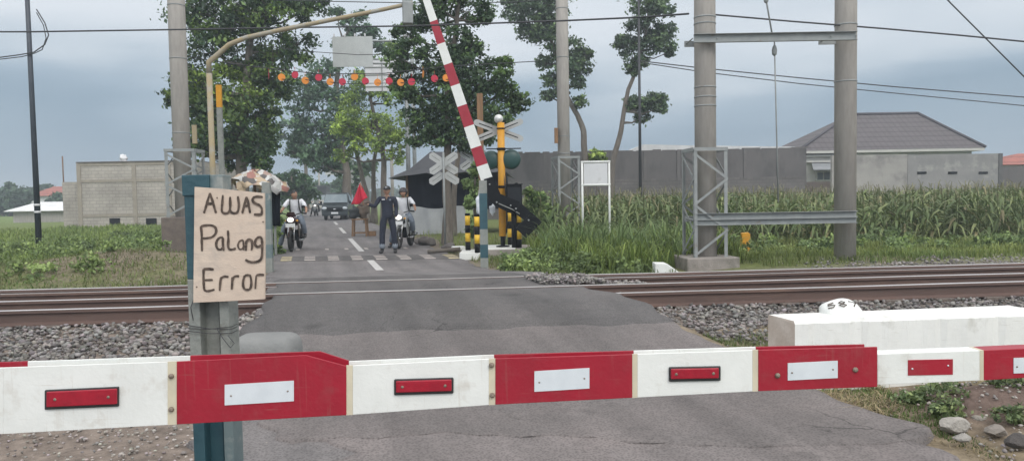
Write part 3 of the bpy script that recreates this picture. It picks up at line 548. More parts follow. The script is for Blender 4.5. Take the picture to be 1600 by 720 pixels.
ST = [K([(172, 378), (190, 320), (207, 262), (228, 190)]), K([(228, 190), (252, 262), (270, 325), (286, 378)]), K([(195, 292), (262, 287)]),
 K([(350, 208), (345, 280), (340, 350), (352, 374), (380, 380), (405, 368), (418, 330), (418, 225)]), K([(414, 330), (428, 368), (462, 378), (490, 362), (500, 300), (490, 220)]),
 K([(532, 378), (552, 300), (572, 225)]), K([(572, 225), (590, 290), (607, 378)]), K([(550, 312), (594, 306)]),
 K([(725, 228), (680, 222), (642, 230), (630, 258), (650, 284), (695, 305), (716, 335), (716, 372), (706, 390), (642, 390)]),
 K([(143, 500), (150, 560), (152, 640), (154, 735)]), K([(143, 502), (190, 492), (250, 494), (283, 520), (283, 565), (250, 600), (200, 612), (160, 614)]),
 K([(352, 606), (318, 608), (293, 640), (288, 680), (303, 712), (330, 718), (348, 700)]), K([(352, 606), (350, 660), (358, 730)]),
 K([(398, 540), (402, 620), (400, 690), (415, 716), (445, 716), (472, 706)]),
 K([(540, 628), (508, 640), (492, 680), (505, 712), (530, 712), (543, 690)]), K([(540, 628), (545, 680), (546, 722)]),
 K([(566, 728), (568, 670), (575, 632)]), K([(572, 640), (600, 622), (622, 640), (626, 680), (620, 726)]),
 K([(712, 600), (680, 605), (656, 635), (656, 675), (680, 692), (714, 676)]), K([(712, 600), (720, 660), (720, 740), (712, 800), (680, 828), (630, 836), (590, 828), (562, 812)]),
 K([(170, 240), (168, 300), (170, 370), (178, 436), (215, 446), (272, 432)], 660), K([(168, 242), (215, 240), (264, 245)], 660), K([(180, 344), (256, 342)], 660),
 K([(332, 316), (326, 370), (320, 444)], 660), K([(326, 340), (345, 318), (372, 310), (404, 314)], 660),
 K([(440, 315), (438, 370), (434, 432)], 660), K([(440, 350), (452, 318), (475, 306), (503, 308)], 660),
 K([(556, 300), (544, 340), (540, 390), (552, 424), (578, 434), (606, 424), (618, 380), (612, 320), (600, 298), (556, 300)], 660),
 K([(664, 298), (660, 350), (654, 426)], 660), K([(664, 300), (700, 292), (738, 296)], 660)]
YL = YS-.0012
def stroke(b, pts, wd, wpx=6.0):
    # Catmull-Rom smoothing then ribbon
    q = [Vector(p) for p in pts]; out = []
    for i in range(len(q)-1):
        p0 = q[max(i-1, 0)]; p1 = q[i]; p2 = q[i+1]; p3 = q[min(i+2, len(q)-1)]
        for k in range(5):
            t = k/5; out.append(.5*((2*p1)+(p2-p0)*t+(2*p0-5*p1+4*p2-p3)*t*t+(3*p1-p0-3*p2+p3)*t**3))
    out.append(q[-1]); n = len(out); L_ = []; R_ = []
    for i, p in enumerate(out):
        d = (out[min(i+1, n-1)]-out[max(i-1, 0)]); d = d.normalized() if d.length else Vector((1, 0)); m = Vector((-d.y, d.x))
        e = min(i, n-1-i); ww = wd*(.72 if e == 0 else .93 if e == 1 else 1)*(1+.10*math.sin(i*1.3+p.x)) * (.9+.2*(math.sin(p.y*.05)*.5+.5))
        L_.append(p+m*ww/2); R_.append(p-m*ww/2)
    cv = lambda p: P(290+p.x/6, 270+p.y/6, YL)
    vs = [cv(p) for p in L_]+[cv(p) for p in R_]
    b.add([v+Vector((0, -.0003, 0)) for v in vs], [(i, i+1, n+i+1, n+i) for i in range(n-1)])
for w0, ids in (('word', range(0, 9)), ('word', range(9, 20)), ('word', range(20, 30))):
    b = MB()
    for k, i in enumerate(ids):
        n0 = len(b.v); stroke(b, ST[i], 23 if i not in (14, 15, 28) else 16)
        b.v[n0:] = [(x, y-.00022*k, z) for x, y, z in b.v[n0:]]
    b.build('painted_word', M['ink'], board)
b = MB(); studs(b, [(411, 346.5), (339, 309), (307, 448)], YS-.002, .0028); b.build('nail', M['bolt'], board)
# ---------------------------------------------------------------- concrete lump behind the post
b = MB(); c = P(412, 535, 5.2)
b.ell((c.x, 5.25, .20), (.27, .22, .27), 28, 14, 0, lambda v: Vector((abs(v.x/.27)**.35*.235*(1 if v.x > 0 else -1), abs(v.y/.22)**.5*.20*(1 if v.y > 0 else -1), abs(v.z/.27)**.4*.24*(1 if v.z > 0 else -1))))
tag(b.build('concrete_stub', mat('pale_smooth_concrete', (.17, .175, .172), (.22, .222, .215), 4, .85, .4, 24)), 'pale grey rounded concrete stub in the gravel just right of the board post', 'concrete block')
# ---------------------------------------------------------------- white parapet and painted stone
wb = empty('white_parapet', (2.8, 5.3, 0), 'long low whitewashed concrete parapet at the right beside the ballast', 'parapet')
zt = .50; fl = G(1242, 502, zt); fr = G(1605, 489.5, zt); bl = G(1200, 490.5, zt); br = G(1556, 477, zt)
u = (fr-fl).normalized(); fr = fl+u*1.95; br = bl+(br-bl).normalized()*1.9
b = MB(); seg = 40; rows = []
for i in range(seg+1):
    k = i/seg; f = fl.lerp(fr, k); g = bl.lerp(br, k); jt = .004*math.sin(i*2.1)+.003*math.sin(i*5.3)+(.018 if i in (3, 9, 10, 22, 31) else 0)
    for (p, z) in ((f, -.1), (f+Vector((0, jt, 0)), zt-.02), (f+Vector((0, .018+jt, 0)), zt+jt*.4), (g-Vector((0, .018, 0)), zt), (g, zt-.02), (g, -.1)): b.v.append((p.x, p.y, z))
for i in range(seg):
    for k in range(5): b.f.append((i*6+k, i*6+k+1, (i+1)*6+k+1, (i+1)*6+k)); b.m.append(0); b.sm.append(False)
b.f += [tuple(range(6)), tuple(range(seg*6, seg*6+6))[::-1]]; b.m += [1, 0]; b.sm += [False, False]
b.build('parapet_wall', [mat('whitewash', (.76, .76, .73), (.70, .70, .67), 2.5, .8, .12, 30, stain=(.36, .34, .29), stscale=4, stlo=.55, sthi=.80, wear=(.40, .37, .31)), mat('bare_parapet_end', (.46, .38, .31), (.60, .53, .46), 4, .9, .3, 30)], wb)
c = G(1322, 491, zt); c.z = zt
b = MB(); b.ell((c.x, c.y+.10, zt-.005), (.155, .125, .105), 26, 14, 0, lambda v: Vector((v.x*(1+.06*math.sin(v.z*50+v.x*12)), v.y*(1+.05*math.sin(v.x*30)), max(v.z, -.02)*(1+.07*math.sin(v.x*18)))))
rk = b.build('painted_stone', M['white']); tag(rk, 'white painted stone with the number 587 lying on the white parapet', 'stone')
def dome(x, y):  # x right, y up over stone, on surface
    v = Vector((x, -.125*math.cos(math.radians(38+y*260))*math.sqrt(max(0, 1-(x/.155)**2)), .105*math.sin(math.radians(38+y*260))*math.sqrt(max(0, 1-(x/.155)**2))))
    return Vector((c.x, c.y+.10, zt-.005))+v*1.055
D = [[(-.07, .085), (-.105, .083), (-.108, .05), (-.085, .052), (-.068, .028), (-.085, -.005), (-.112, .0)],
     [(-.02, .04), (-.042, .062), (-.02, .088), (.002, .064), (-.02, .04), (-.045, .016), (-.02, -.01), (.005, .014), (-.02, .04)],
     [(.03, .085), (.09, .085), (.07, .04), (.055, -.008)]]
b = MB()
for s in D: b.tube([dome(x, y) for x, y in s], .0042, 5)
b.build('painted_number', M['ink'], rk, world=False)
# small white sloped block beyond the rails
c = G(1040, 429, .12); b = MB(); z0 = .05; 
b.prism([(c.x-.16, c.y, z0), (c.x+.22, c.y, z0), (c.x+.22, c.y, z0+.1), (c.x+.02, c.y, z0+.245), (c.x-.16, c.y, z0+.25)], (0, .25, 0))
tag(b.build('marker_block', M['white'], bevel=.01), 'small white wedge-shaped concrete block beyond the rails, left of the lattice footing', 'concrete block')
# ---------------------------------------------------------------- masts, lattice guards, beams, poles
def rod(b, px0, py0, px1, py1, Y, r, n=10, mi=0, Y2=None): b.tube([P(px0, py0, Y), P(px1, py1, Y2 or Y)], r, n, mi)
def mast(px, py, Y, r, label, top=9.5, bands=(), r2=None):
    c = P(px, py, Y); o = empty('concrete_pole', (c.x, Y, 0), label, 'pole', None)
    b = MB(); b.tube([(c.x, Y, -.3), (c.x, Y, top*.5), (c.x, Y, top)], [r, (r+(r2 or r))/2, r2 or r], 24); b.build('shaft', M['concrete'], o)
    for y in bands:
        z = P(px, y, Y).z; rr = r+(top and ((r2 or r)-r)*z/top)
        b = MB(); b.lathe((c.x, Y, z), [(rr+.002, -.012), (rr+.008, -.010), (rr+.008, .010), (rr+.002, .012)], 20); b.build('strap', M['galv'], o)
    return o, c
def lattice(cx, cy, z0, z1, w_, label, nseg=4, d=.62, yaw=.084, t=.055):
    o = empty('lattice_guard', (cx, cy, z0), label, 'steel guard'); Mz = Matrix.Rotation(yaw, 3, 'Z')
    q = [Mz @ Vector((x*w_/2, y*d/2, 0)) for x, y in ((-1, -1), (1, -1), (1, 1), (-1, 1))]
    for p in q:
        b = MB(); a = Vector((cx+p.x, cy+p.y, z0)); sx_, sy_ = (1 if p.x < 0 else -1), (1 if p.y < 0 else -1)
        b.box(a+Vector((sx_*t/2, 0, (z1-z0)/2)), (t, .007, z1-z0), yaw); b.box(a+Vector((0, sy_*t/2+.004*sy_, (z1-z0)/2)), (.007, t, z1-z0), yaw); b.build('corner_angle', M['galv'], o)
    for k in range(4):
        p, n_ = q[k], q[(k+1) % 4]; nrm = Vector(((n_-p).y, -(n_-p).x, 0)).normalized()
        b = MB(); flip = k in (1, 2)
        for i in range(nseg):
            a, c = (p, n_) if (i % 2 == 0) ^ flip else (n_, p); za = z1-.07-(z1-z0-.1)*i/nseg; zb = z1-.07-(z1-z0-.1)*(i+1)/nseg
            off = Vector((cx, cy, 0))+nrm*(.006+.003*(i % 2))
            b.beam(Vector((a.x, a.y, za))+off, Vector((c.x, c.y, zb))+off, .04, .006, nrm)
        b.build('brace', M['galv'], o)
        b = MB(); off = Vector((cx, cy, z1))+nrm*.012
        b.beam(p+off, n_+off, .006, .06, (0, 0, 1)); b.build('top_rail', M['galv'], o)
    return o
def footing(cx, cy, z1, w_, d, label, m='footing'):
    b = MB(); b.box((cx, cy, z1/2-.15), (w_, d, z1+.3), .084); o = b.build('footing', M[m], bevel=.02); return tag(o, label, 'concrete footing')
# right pair
mast(1103, 400, 12.9, .185, 'thick concrete mast inside the nearer steel lattice guard at the right', bands=(28, 38, 137, 152, 166), r2=.175)
mast(1320, 415, 13.1, .185, 'thick concrete mast without a lattice guard, right of the paired masts', bands=(40, 128), r2=.18)
z1 = P(1103, 233, 12.6).z; z0 = P(1103, 402, 12.6).z; cx = P(1101, 300, 12.9).x
lattice(cx, 12.92, z0, z1, .58, 'grey steel lattice guard round the right-hand masts, standing on a pale footing', 4, d=.64)
footing(cx, 12.92, z0, .92, .9, 'pale concrete footing under the lattice guard just beyond the rails')
for y, Y, lab in [(61, 12.65, 'upper grey steel channel beam clamped between the two thick masts'), (343, 12.62, 'lower grey steel channel beam joining the two thick masts above the grass')]:
    a = P(1084, y, Y); c = P(1338, y+1, Y); hh = .13 if y < 100 else .19
    o = empty('steel_beam', a, lab, 'beam')
    b = MB(); b.beam(a, c, .006, hh, (0, 0, 1)) if False else b.bb((a.x, Y, a.z-hh/2), (c.x, Y+.006, a.z+hh/2)); b.bb((a.x, Y-.06, a.z+hh/2+.0005), (c.x, Y+.006, a.z+hh/2+.008)); b.bb((a.x, Y-.06, a.z-hh/2-.008), (c.x, Y+.006, a.z-hh/2-.0005)); b.build('channel', M['galv'], o)
    if y > 100: b = MB(); b.bb((a.x, Y-.05, a.z-.012), (c.x, Y-.002, a.z+.004)); b.build('middle_rib', M['galv'], o)
    for px in (1101, 1318):
        k = P(px, y, Y); b = MB(); b.bb((k.x-.24, Y+.42, a.z-.05), (k.x+.24, Y+.45, a.z+.05)); 
        b.tube([(k.x-.21, Y-.03, a.z), (k.x-.21, Y+.46, a.z)], .012, 6); b.tube([(k.x+.21, Y-.03, a.z), (k.x+.21, Y+.46, a.z)], .012, 6); b.build('clamp', M['galv'], o)
# guy rod hanging from the upper beam
o = empty('tension_rod', P(1210, 70, 12.75), 'thin grey rod with a turnbuckle hanging from the upper beam', 'rod')
b = MB(); b.tube([P(1192, -60, 12.75), P(1197, 0, 12.75), P(1207, 57, 12.75)], .014, 6); b.build('upper_rod', M['galv'], o)
b = MB(); b.tube([P(1210, 66, 12.75), P(1213, 190, 12.75), P(1216, 316, 12.75)], .012, 6); b.build('lower_rod', M['galv'], o)
b = MB(); b.lathe(P(1210, 88, 12.75), [(.01, 0), (.04, .03), (.045, .10), (.035, .15), (.01, .2)], 10); b.build('turnbuckle', M['galv'], o); b = MB(); b.ell(P(1197, 1, 12.75), (.04, .04, .05)); b.build('joint', M['galv'], o)
# middle mast
mast(883, 380, 20.8, .175, 'slender concrete mast beside the white sign frame in the middle of the bank', bands=(14, 90, 213, 240), r2=.165)
o = [x for x in bpy.data.objects if x.name.startswith('concrete_pole')][-1]
b = MB(); b.box(P(869, 212, 20.6), (.1, .1, .42)); b.build('junction_box', M['wood'], o)
z1 = P(887, 246, 20.6).z; z0 = P(887, 345, 20.6).z; cx = P(884, 300, 20.8).x
lattice(cx, 20.8, z0, z1, .62, 'smaller grey lattice guard on a dark block beside the white sign frame', 4, d=.72, t=.06, yaw=.2)
footing(cx+.05, 20.85, z0, .95, .95, 'mossy concrete footing under the middle lattice guard')
# left mast
mast(289, 362, 17, .19, 'tall pale concrete mast at the left behind the board post', bands=(9, 92, 208), r2=.185)
o = [x for x in bpy.data.objects if x.name.startswith('concrete_pole')][-1]
b = MB(); b.box(P(304, 210, 16.9), (.1, .04, .42)); b.build('yellow_plate', M['yellowold'], o)
z1 = P(290, 235, 16.8).z; z0 = P(290, 339, 16.8).z; cx = P(291, 300, 17).x
lattice(cx, 17, z0, z1, .66, 'pale grey lattice guard round the left mast above a dark footing', 4, d=.66, t=.07)
footing(cx, 17, z0, .86, .86, 'dark weathered footing under the left lattice guard', 'sleeper')
# black pole left, thin pole by tree
c = P(62, 404, 18.6); o = empty('steel_pole', (c.x, c.y, 0), 'tall thin black utility pole standing alone at the far left', 'pole')
b = MB(); b.tube([(c.x, c.y, -.2), (c.x, c.y, 4.2), (c.x, c.y, 8.4)], [.075, .06, .05], 12); b.build('shaft', mat('blue_black_paint', (.03, .04, .055), (.045, .055, .07), 4, .5), o)
for y in (320, 331): b = MB(); z = P(60, y, 18.6).z; b.lathe((c.x, c.y, z), [(.075, -.025), (.078, -.02), (.078, .02), (.075, .025)], 12); b.build('white_band', M['whiteboard'], o)
c = P(1001, 345, 34); o = empty('steel_pole', (c.x, c.y, 0), 'thin dark pole among the corn beside the leaning tree', 'pole')
b = MB(); b.tube([(c.x, c.y, -.2), (c.x, c.y, 10.8)], [.085, .045], 10); b.build('shaft', M['wire'], o)
# gantry lamp arm
Y = 14.6; o = empty('signal_gantry', (P(338, 420, Y).x, Y, 0), 'faded yellow steel gantry whose long curved arm reaches over the road', 'gantry')
b = MB(); b.tube([(P(338, 420, Y).x, Y, -.1), (P(338, 420, Y).x, Y, P(333, 115, Y).z)], .055, 14); b.build('post', M['yellowold'], o)
x0 = P(338, 420, Y).x; A = P(334, 115, Y); A.x = x0
arm = [A, A+Vector((.0, 0, .22)), P(342, 84, Y), P(358, 70, Y), P(385, 59, Y), P(440, 47, Y), P(520, 31, Y), P(600, 15, Y), P(645, 5, Y)]
b = MB(); b.tube(arm, [.055, .052, .05, .048, .046, .044, .042, .040, .038], 14); b.build('arm', M['yellowold'], o)
b = MB(); p = P(637, 21, Y); b.box(p, (.20, .16, .42), .2); h = b.build('signal_head', M['galv'], o, bevel=.02)
b = MB(); b.bb((p.x-.1, Y-.02, p.z+.21), (p.x+.1, Y+.02, p.z+.30)); b.build('bracket', M['galv'], h)
x1 = P(352, 420, Y+.3); o = empty('steel_post', (x1.x, Y+.3, 0), 'short yellow-topped angle post right beside the gantry post', 'post')
b = MB(); zt_ = P(348, 133, Y+.3).z; zm = P(349, 168, Y+.3).z; b.bb((x1.x-.05, Y+.27, -.1), (x1.x+.05, Y+.33, zm)); b.build('grey_shaft', M['postgrey'], o)
b = MB(); b.bb((x1.x-.05, Y+.27, zm+.001), (x1.x+.05, Y+.33, zt_)); b.build('yellow_top', M['yellow'], o)
# fork posts for the boom tips (far side)
for px, py, ytop, lab in [(420, 432, 285, 'left far-side boom rest post with teal bands beside the umbrella'), (757, 421, 282, 'right far-side boom rest post, grey with teal bands, in front of the bollards')]:
    Y = 14.2; c = P(px, py, Y); o = empty('rest_post', (c.x, Y, 0), lab, 'post')
    edges = [ytop, 300, 355, 380, py+8]; mm_ = [M['postgrey'], M['teal'], M['postgrey'], M['teal'] if px > 500 else M['tealpale'], M['postgrey']]
    edges = [ytop, 302, 358, 382, 403, py+8]
    for k in range(5):
        a = P(px, edges[k], Y).z; d_ = P(px, edges[k+1], Y).z+.001
        b = MB(); b.bb((c.x-.075, Y-.01, d_), (c.x+.075, Y, a)); b.bb((c.x-.075, Y+.0005, d_), (c.x-.065, Y+.09, a)); b.bb((c.x+.065, Y+.0005, d_), (c.x+.075, Y+.09, a)); b.build('teal_band' if k in (1, 3) else 'grey_section', M['tealpale' if k in (1, 3) and px < 500 else 'teal' if k in (1, 3) else 'postgrey'], o)
# signal on yellow pole
Y = 17.3; c = P(786, 392, Y); sg = empty('crossing_signal', (c.x, Y, .2), 'bright yellow signal pole carrying a grey crossbuck, dark lamps and a white bell', 'signal')
b = MB(); b.tube([(c.x, Y, .45), (c.x, Y, P(782, 192, Y).z)], .085, 18); b.build('yellow_pole', M['yellow'], sg)
b = MB(); b.tube([(c.x, Y, .1), (c.x, Y, .46)], .055, 12); b.lathe((c.x, Y, .19), [(.16, 0), (.16, .03), (.06, .05)], 12); b.build('black_base', M['black'], sg)
b = MB(); p = P(779, 186, Y); b.ell(p, (.105, .105, .105), 18, 12); b.build('bell', mat('bell_white', (.75, .75, .73), (.55, .55, .53), 5, .3, metal=.3), sg)
bz = MB(); bz.lathe((c.x, Y, P(782, 201, Y).z), [(.088, -.015), (.1, -.012), (.1, .012), (.088, .015)], 14); bz.build('bracket', M['black'], sg); bz = MB(); bz.bb((P(760, 232, Y).x, Y-.12, P(782, 233, Y).z-.012), (P(814, 232, Y).x, Y-.09, P(782, 233, Y).z+.012)); bz.build('lamp_bar', M['black'], sg); bz = MB(); bz.lathe((c.x, Y, P(782, 233, Y).z), [(.088, -.03), (.105, -.025), (.105, .025), (.088, .03)], 14); bz.build('bracket', M['black'], sg); bz = MB(); bz.lathe((c.x, Y, P(783, 292, Y).z), [(.088, -.03), (.105, -.025), (.105, .025), (.088, .03)], 14); bz.build('bracket', M['black'], sg)
for px, py, r in [(767, 250, .22), (798, 249, .235)]:
    b = MB(); p = P(px, py, Y-.02 if px > 780 else Y+.05); b.lathe(p, [(.05, -.06), (r*.75, -.05), (r*.97, -.01), (r, .03), (r, .05)], 26, (0, 1, 0)); b.build('lamp_hood', M['greendisc'], sg)
def board_(b, p, dx, dz, L_, wd, th=.012, rnd=True):
    d_ = Vector((dx, 0, dz)).normalized(); n_ = Vector((-d_.z, 0, d_.x)); pts = []
    for sgn in (1, -1):
        e_ = p+d_*(L_/2-wd/2)*sgn
        for k in range(7 if rnd else 3):
            a = -PI/2+PI*k/(6 if rnd else 2); rr = wd/2
            pts.append(e_+(d_*math.cos(a)*sgn*(1 if rnd else .55)+n_*math.sin(a)*sgn)*rr)
    b.prism(pts, (0, th, 0))
def xbuck(parent, p, wd, hh, bw, chev=0, name='crossbuck_board', off=0):
    for i, (dx, dz) in enumerate([(wd, hh), (wd, -hh)]):
        b = MB(); q = p+Vector((0, .016*i, 0)); board_(b, q, dx, dz, math.hypot(wd, hh)+bw*.1, bw, rnd=chev == 0 and wd > 1); o = b.build(name, M['crossgrey'], parent)
        b = MB(); d_ = Vector((dx, 0, dz)).normalized()*math.hypot(wd, hh)*.5
        for s_ in (1, -1): b.beam(q+d_*.28*s_+Vector((0, -.004, 0)), q+d_*.82*s_+Vector((0, -.004, 0)), .018, .005, (0, 1, 0)) if False else b.prism([q+d_*.25*s_+Vector((0, -.003, .01)), q+d_*.8*s_+Vector((0, -.003, .01)), q+d_*.8*s_+Vector((0, -.003, -.012)), q+d_*.25*s_+Vector((0, -.003, -.012))], (0, .002, 0))
        b.build('groove', M['black'] if not chev else M['postgrey'], o)
    if chev:
        for i, s_ in enumerate((1, -1)):
            b = MB(); a = p+Vector((0, .034+.016*i, -chev)); e_ = a+Vector((s_*wd/2, 0, -hh/2)); m_ = (a+e_)/2; board_(b, m_, (e_-a).x, (e_-a).z, (e_-a).length+bw*.35, bw, rnd=False); o = b.build('lower_chevron_board', M['crossgrey'], parent)
            b = MB(); b.prism([m_+(e_-a)*-.3+Vector((0, -.003, .01)), m_+(e_-a)*.3+Vector((0, -.003, .01)), m_+(e_-a)*.3+Vector((0, -.003, -.012)), m_+(e_-a)*-.3+Vector((0, -.003, -.012))], (0, .002, 0)); b.build('groove', M['black'] if not chev else M['postgrey'], o)
p = P(779, 204, Y+.13)
xbuck(sg, p, 1.14, .44, .15)
# bollards
def bollard(): 
    o = empty('bollard', (0, 0, 0), '', 'bollard', 'yellow and black bollards round the signal'); H = .86; e_ = [0, .2, .4, .58, .80, H]; 
    for k in range(5):
        b = MB(); b.tube([(0, 0, e_[k]+.0005*k), (0, 0, e_[k+1])], .06, 16); b.build('yellow_band' if k in (1, 3) else 'black_band', M['bollardy'] if k in (1, 3) else M['black'], o, world=False)
    return o
B0 = bollard()
for i, (px, py, Yb, z, lab) in enumerate([(731, 388, 17.2, .14, 'leftmost yellow and black bollard of four, on the white slab'), (745.5, 396, 16.4, .14, 'second yellow and black bollard from the left, just beside the teal-banded rest post'), (797, 384, 17.9, .19, 'yellow and black bollard right behind the bright yellow signal pole'), (811, 385, 17.0, .19, 'rightmost yellow and black bollard, next to the black counterweight')]):
    o = B0 if i == 0 else copy_tree(B0); o.location = (P(px, 370, Yb).x, Yb, z); o['label'] = lab
# slabs
c = P(736, 392, 16.9); b = MB(); b.box((c.x+.08, 16.9, .06), (.62, 1.1, .16)); tag(b.build('base_slab', M['white'], bevel=.01), 'white-edged concrete slab under the two left bollards', 'slab')
c = P(787, 396, 17.1); b = MB(); b.box((c.x+.05, 17.3, .05), (1.15, 1.6, .28), .0); o = tag(b.build('base_slab', M['footing'], bevel=.01), 'low concrete base under the yellow signal pole and right bollards', 'slab')
b = MB(); b.box((c.x-.1, 17.3, .194), (.75, 1.5, .008)); b.build('white_top', M['white'], o)
# far boom, raised
Y = 16.6; fb = empty('raised_boom', P(775, 305, Y), 'raised red and white boom leaning left above the far side of the crossing', 'barrier')
cxl = lambda y: 668+.337*(y-5)
bd = [283, 258, 230, 197, 165, 133, 100, 68, 33, -1, -35, -70, -105]
for k in range(len(bd)-1):
    y0, y1 = bd[k], bd[k+1]; wf = lambda y: (.19+.0*(y)) * (1-.0016*(283-y)); q = []
    a = P(cxl(y0), y0, Y); c_ = P(cxl(y1), y1, Y); d_ = (c_-a).normalized(); n_ = Vector((-d_.z, 0, d_.x)); wa, wc = .27*(1-.00145*(283-y0)), .27*(1-.00145*(283-y1))
    b = MB(); b.prism([a-n_*wa/2, a+n_*wa/2, c_+n_*wc/2, c_-n_*wc/2], (0, .08, 0)); b.build('red_section' if k % 2 else 'white_section', M['red'] if k % 2 else M['white'], fb)
mech = MB(); YY0 = Y-.03
def poly(b, pts, Ya, th): b.prism([P(x, y, Ya) for x, y in pts], (0, th, 0))
poly(mech, [(756, 280), (770, 276), (776, 289), (782, 303), (797, 309), (812, 315), (813, 330), (800, 334), (780, 325), (766, 314), (757, 297)], Y-.05, .05); mech.build('counterweight_arm', M['black'], fb)
b = MB(); poly(b, [(800, 319), (815, 318), (836, 338), (826, 350), (806, 334)], Y-.11, .05); b.build('rear_arm', M['black'], fb)
b = MB(); poly(b, [(831, 332), (847, 347), (822, 372), (806, 357)], Y-.16, .30); b.build('counterweight', M['black'], fb, bevel=.01)
for x, y in ((776, 316), (798, 321), (806, 326), (826, 344), (765, 288)):
    b = MB(); b.lathe(P(x, y, Y-.17 if x > 800 else Y-.06), [(.008, -.012), (.02, -.01), (.02, .012)], 8, (0, 1, 0)); b.build('bolt', M['galv'], fb)
b = MB(); b.tube([P(779, 318, Y-.07), P(800, 327, Y-.07), P(812, 334, Y-.13)], .012, 6); b.build('edge_rib', M['postgrey'], fb)
gmx = empty('gate_machine', (P(805, 380, Y+.35).x, Y+.35, .2), 'black gate drive box mounted beside the yellow signal pole', 'barrier machine')
b = MB(); a = P(791, 289, Y+.25); c_ = P(816, 332, Y+.25); b.bb((a.x, Y+.25, c_.z), (c_.x, Y+.60, a.z)); dbx = b.build('drive_box', M['black'], gmx, bevel=.015)
b = MB(); b.bb((a.x+.03, Y+.235, c_.z+.05), (c_.x-.03, Y+.248, a.z-.06)); b.build('cover_plate', mat('dark_cover', (.010, .012, .016), (.016, .018, .022), 9, .45, spec=.3), dbx, bevel=.004)
b = MB(); b.bb((a.x-.02, Y+.22, a.z+.001), (c_.x+.02, Y+.62, a.z+.02)); b.build('lid', M['black'], dbx)
for x, y, r in [(767, 250, .22), (798, 249, .235)]:
    p = P(x, y, (Y+.7) if x > 780 else Y+.75); b = MB(); b.lathe(p, [(.06, -.05), (.06, .0)], 12, (0, 1, 0)); b.build('lamp_socket', M['black'], sg)
b = MB(); b.tube([P(786, 262, Y+.66), P(790, 300, Y+.62), P(793, 340, Y+.62), P(788, 384, Y+.7)], .012, 6); b.build('cable', M['wire'], sg)
b = MB(); b.ell(P(807, 288, Y+.4), (.05, .05, .04)); b.build('cap', M['black'], gmx)
b = MB(); b.tube([(P(804, 380, Y+.4).x, Y+.4, .19), (P(804, 380, Y+.4).x, Y+.4, P(804, 330, Y+.4).z)], .07, 12); b.build('pedestal', M['black'], gmx)
# wooden post, leaning rod, plastic bag
Y = 19.0; c = P(754, 385, Y); b = MB(); b.bb((c.x-.075, Y, -.1), (c.x+.075, Y+.1, P(752, 146, Y).z)); tag(b.build('timber_post', M['wood']), 'brown timber post standing behind the raised boom', 'post')
b = MB(); b.tube([(P(745, 395, 16.9).x+.02, 16.9, .1), (P(748, 352, 16.9).x, 16.9, P(748, 352, 16.9).z), P(751, 290, 16.9)], .045, 10); tag(b.build('rusty_rod', M['rust']), 'rusty brown rod leaning beside the second bollard', 'rod')
def cloth_blob(name, c, r, m, label, cat, sd=1):
    b = MB(); rr = random.Random(sd); ph = [rr.uniform(0, 6) for _ in range(6)]
    b.ell(c, r, 22, 14, 0, lambda v: v*(1+.16*math.sin(v.x/r[0]*4+ph[0]+v.z/r[2]*3)+.13*math.sin(v.z/r[2]*7+ph[1])+.1*math.sin(v.x/r[0]*9+v.y/r[1]*6+ph[2])))
    return tag(b.build(name, m), label, cat)
pm = mat('white_plastic', (.70, .73, .76), (.52, .56, .62), 6, .4, .6, 10)
cloth_blob('plastic_bag', P(752, 316, 16.4), (.11, .08, .28), pm, 'white plastic sack hanging behind the rest post', 'bag', 2)
cloth_blob('plastic_bag', P(769, 328, 16.9), (.06, .05, .13), pm, 'small white plastic bag tip hanging below the black boom arm', 'bag', 5)
# crossbucks
def xsign(px, py, Yx, ptop, cyx, wd, hh, bw, chev, lab, pr=.028):
    c = P(px, py, Yx); o = empty('crossbuck_sign', (c.x, Yx, 0), lab, 'sign'); b = MB(); zt2 = P(px, ptop, Yx).z
    b.tube([(c.x, Yx, -.1), (c.x, Yx, zt2)], pr, 10); b.build('pole', M['galv'], o)
    p = P(px, cyx, Yx); p.x = c.x; p.y = Yx+pr+.004; xbuck(o, p, wd, hh, bw, chev); return o
xsign(696, 392, 19.6, 238, 255, .80, .54, .20, .26, 'grey double crossbuck sign seen from behind, beside the dark tent')
xsign(742, 392, 21.5, 235, 250, .80, .54, .20, .0, 'grey crossbuck half hidden behind the raised boom')
xsign(546, 345, 55, 266, 272, .8, .6, .22, .35, 'tiny white crossbuck beside the far road, left of the red flag', .04)
# diamond sign
Y = 44; c = P(578, 345, Y); o = empty('diamond_sign', (c.x, Y, 0), 'pale diamond-shaped road sign behind the roadside tree trunks', 'sign')
b = MB(); b.tube([(c.x, Y, -.1), (c.x, Y, P(578, 274, Y).z)], .03, 8); b.build('pole', M['galv'], o)
b = MB(); b.prism([P(560, 287, Y-.04), P(574, 274, Y-.04), P(589, 287, Y-.04), P(574, 300, Y-.04)], (0, .01, 0)); b.build('panel', M['signgrey'], o)
# white board in a frame (right bank)
Y = 17.6; o = empty('framed_board', (P(932, 380, Y).x, Y, 0), 'blank white board in a thin white pipe frame with two legs in the tall grass', 'sign')
for x_, yt, in ((911, 252), (953, 254)): b = MB(); c = P(x_, 380, Y).x; b.tube([(c, Y, -.1), (c, Y, P(x_, yt, Y).z)], .026, 10); b.build('leg', M['white'], o)
xa, xb = P(911, 380, Y).x, P(953, 380, Y).x
for y in (253, 289): b = MB(); z = P(932, y, Y).z; b.tube([(xa-.03, Y, z), (xb+.03, Y, z)], .026, 10); b.build('crossbar', M['white'], o)
b = MB(); b.bb((xa+.04, Y-.008, P(932, 287.5, Y).z), (xb-.04, Y+.008, P(932, 255, Y).z)); b.build('panel', M['whiteboard'], o)
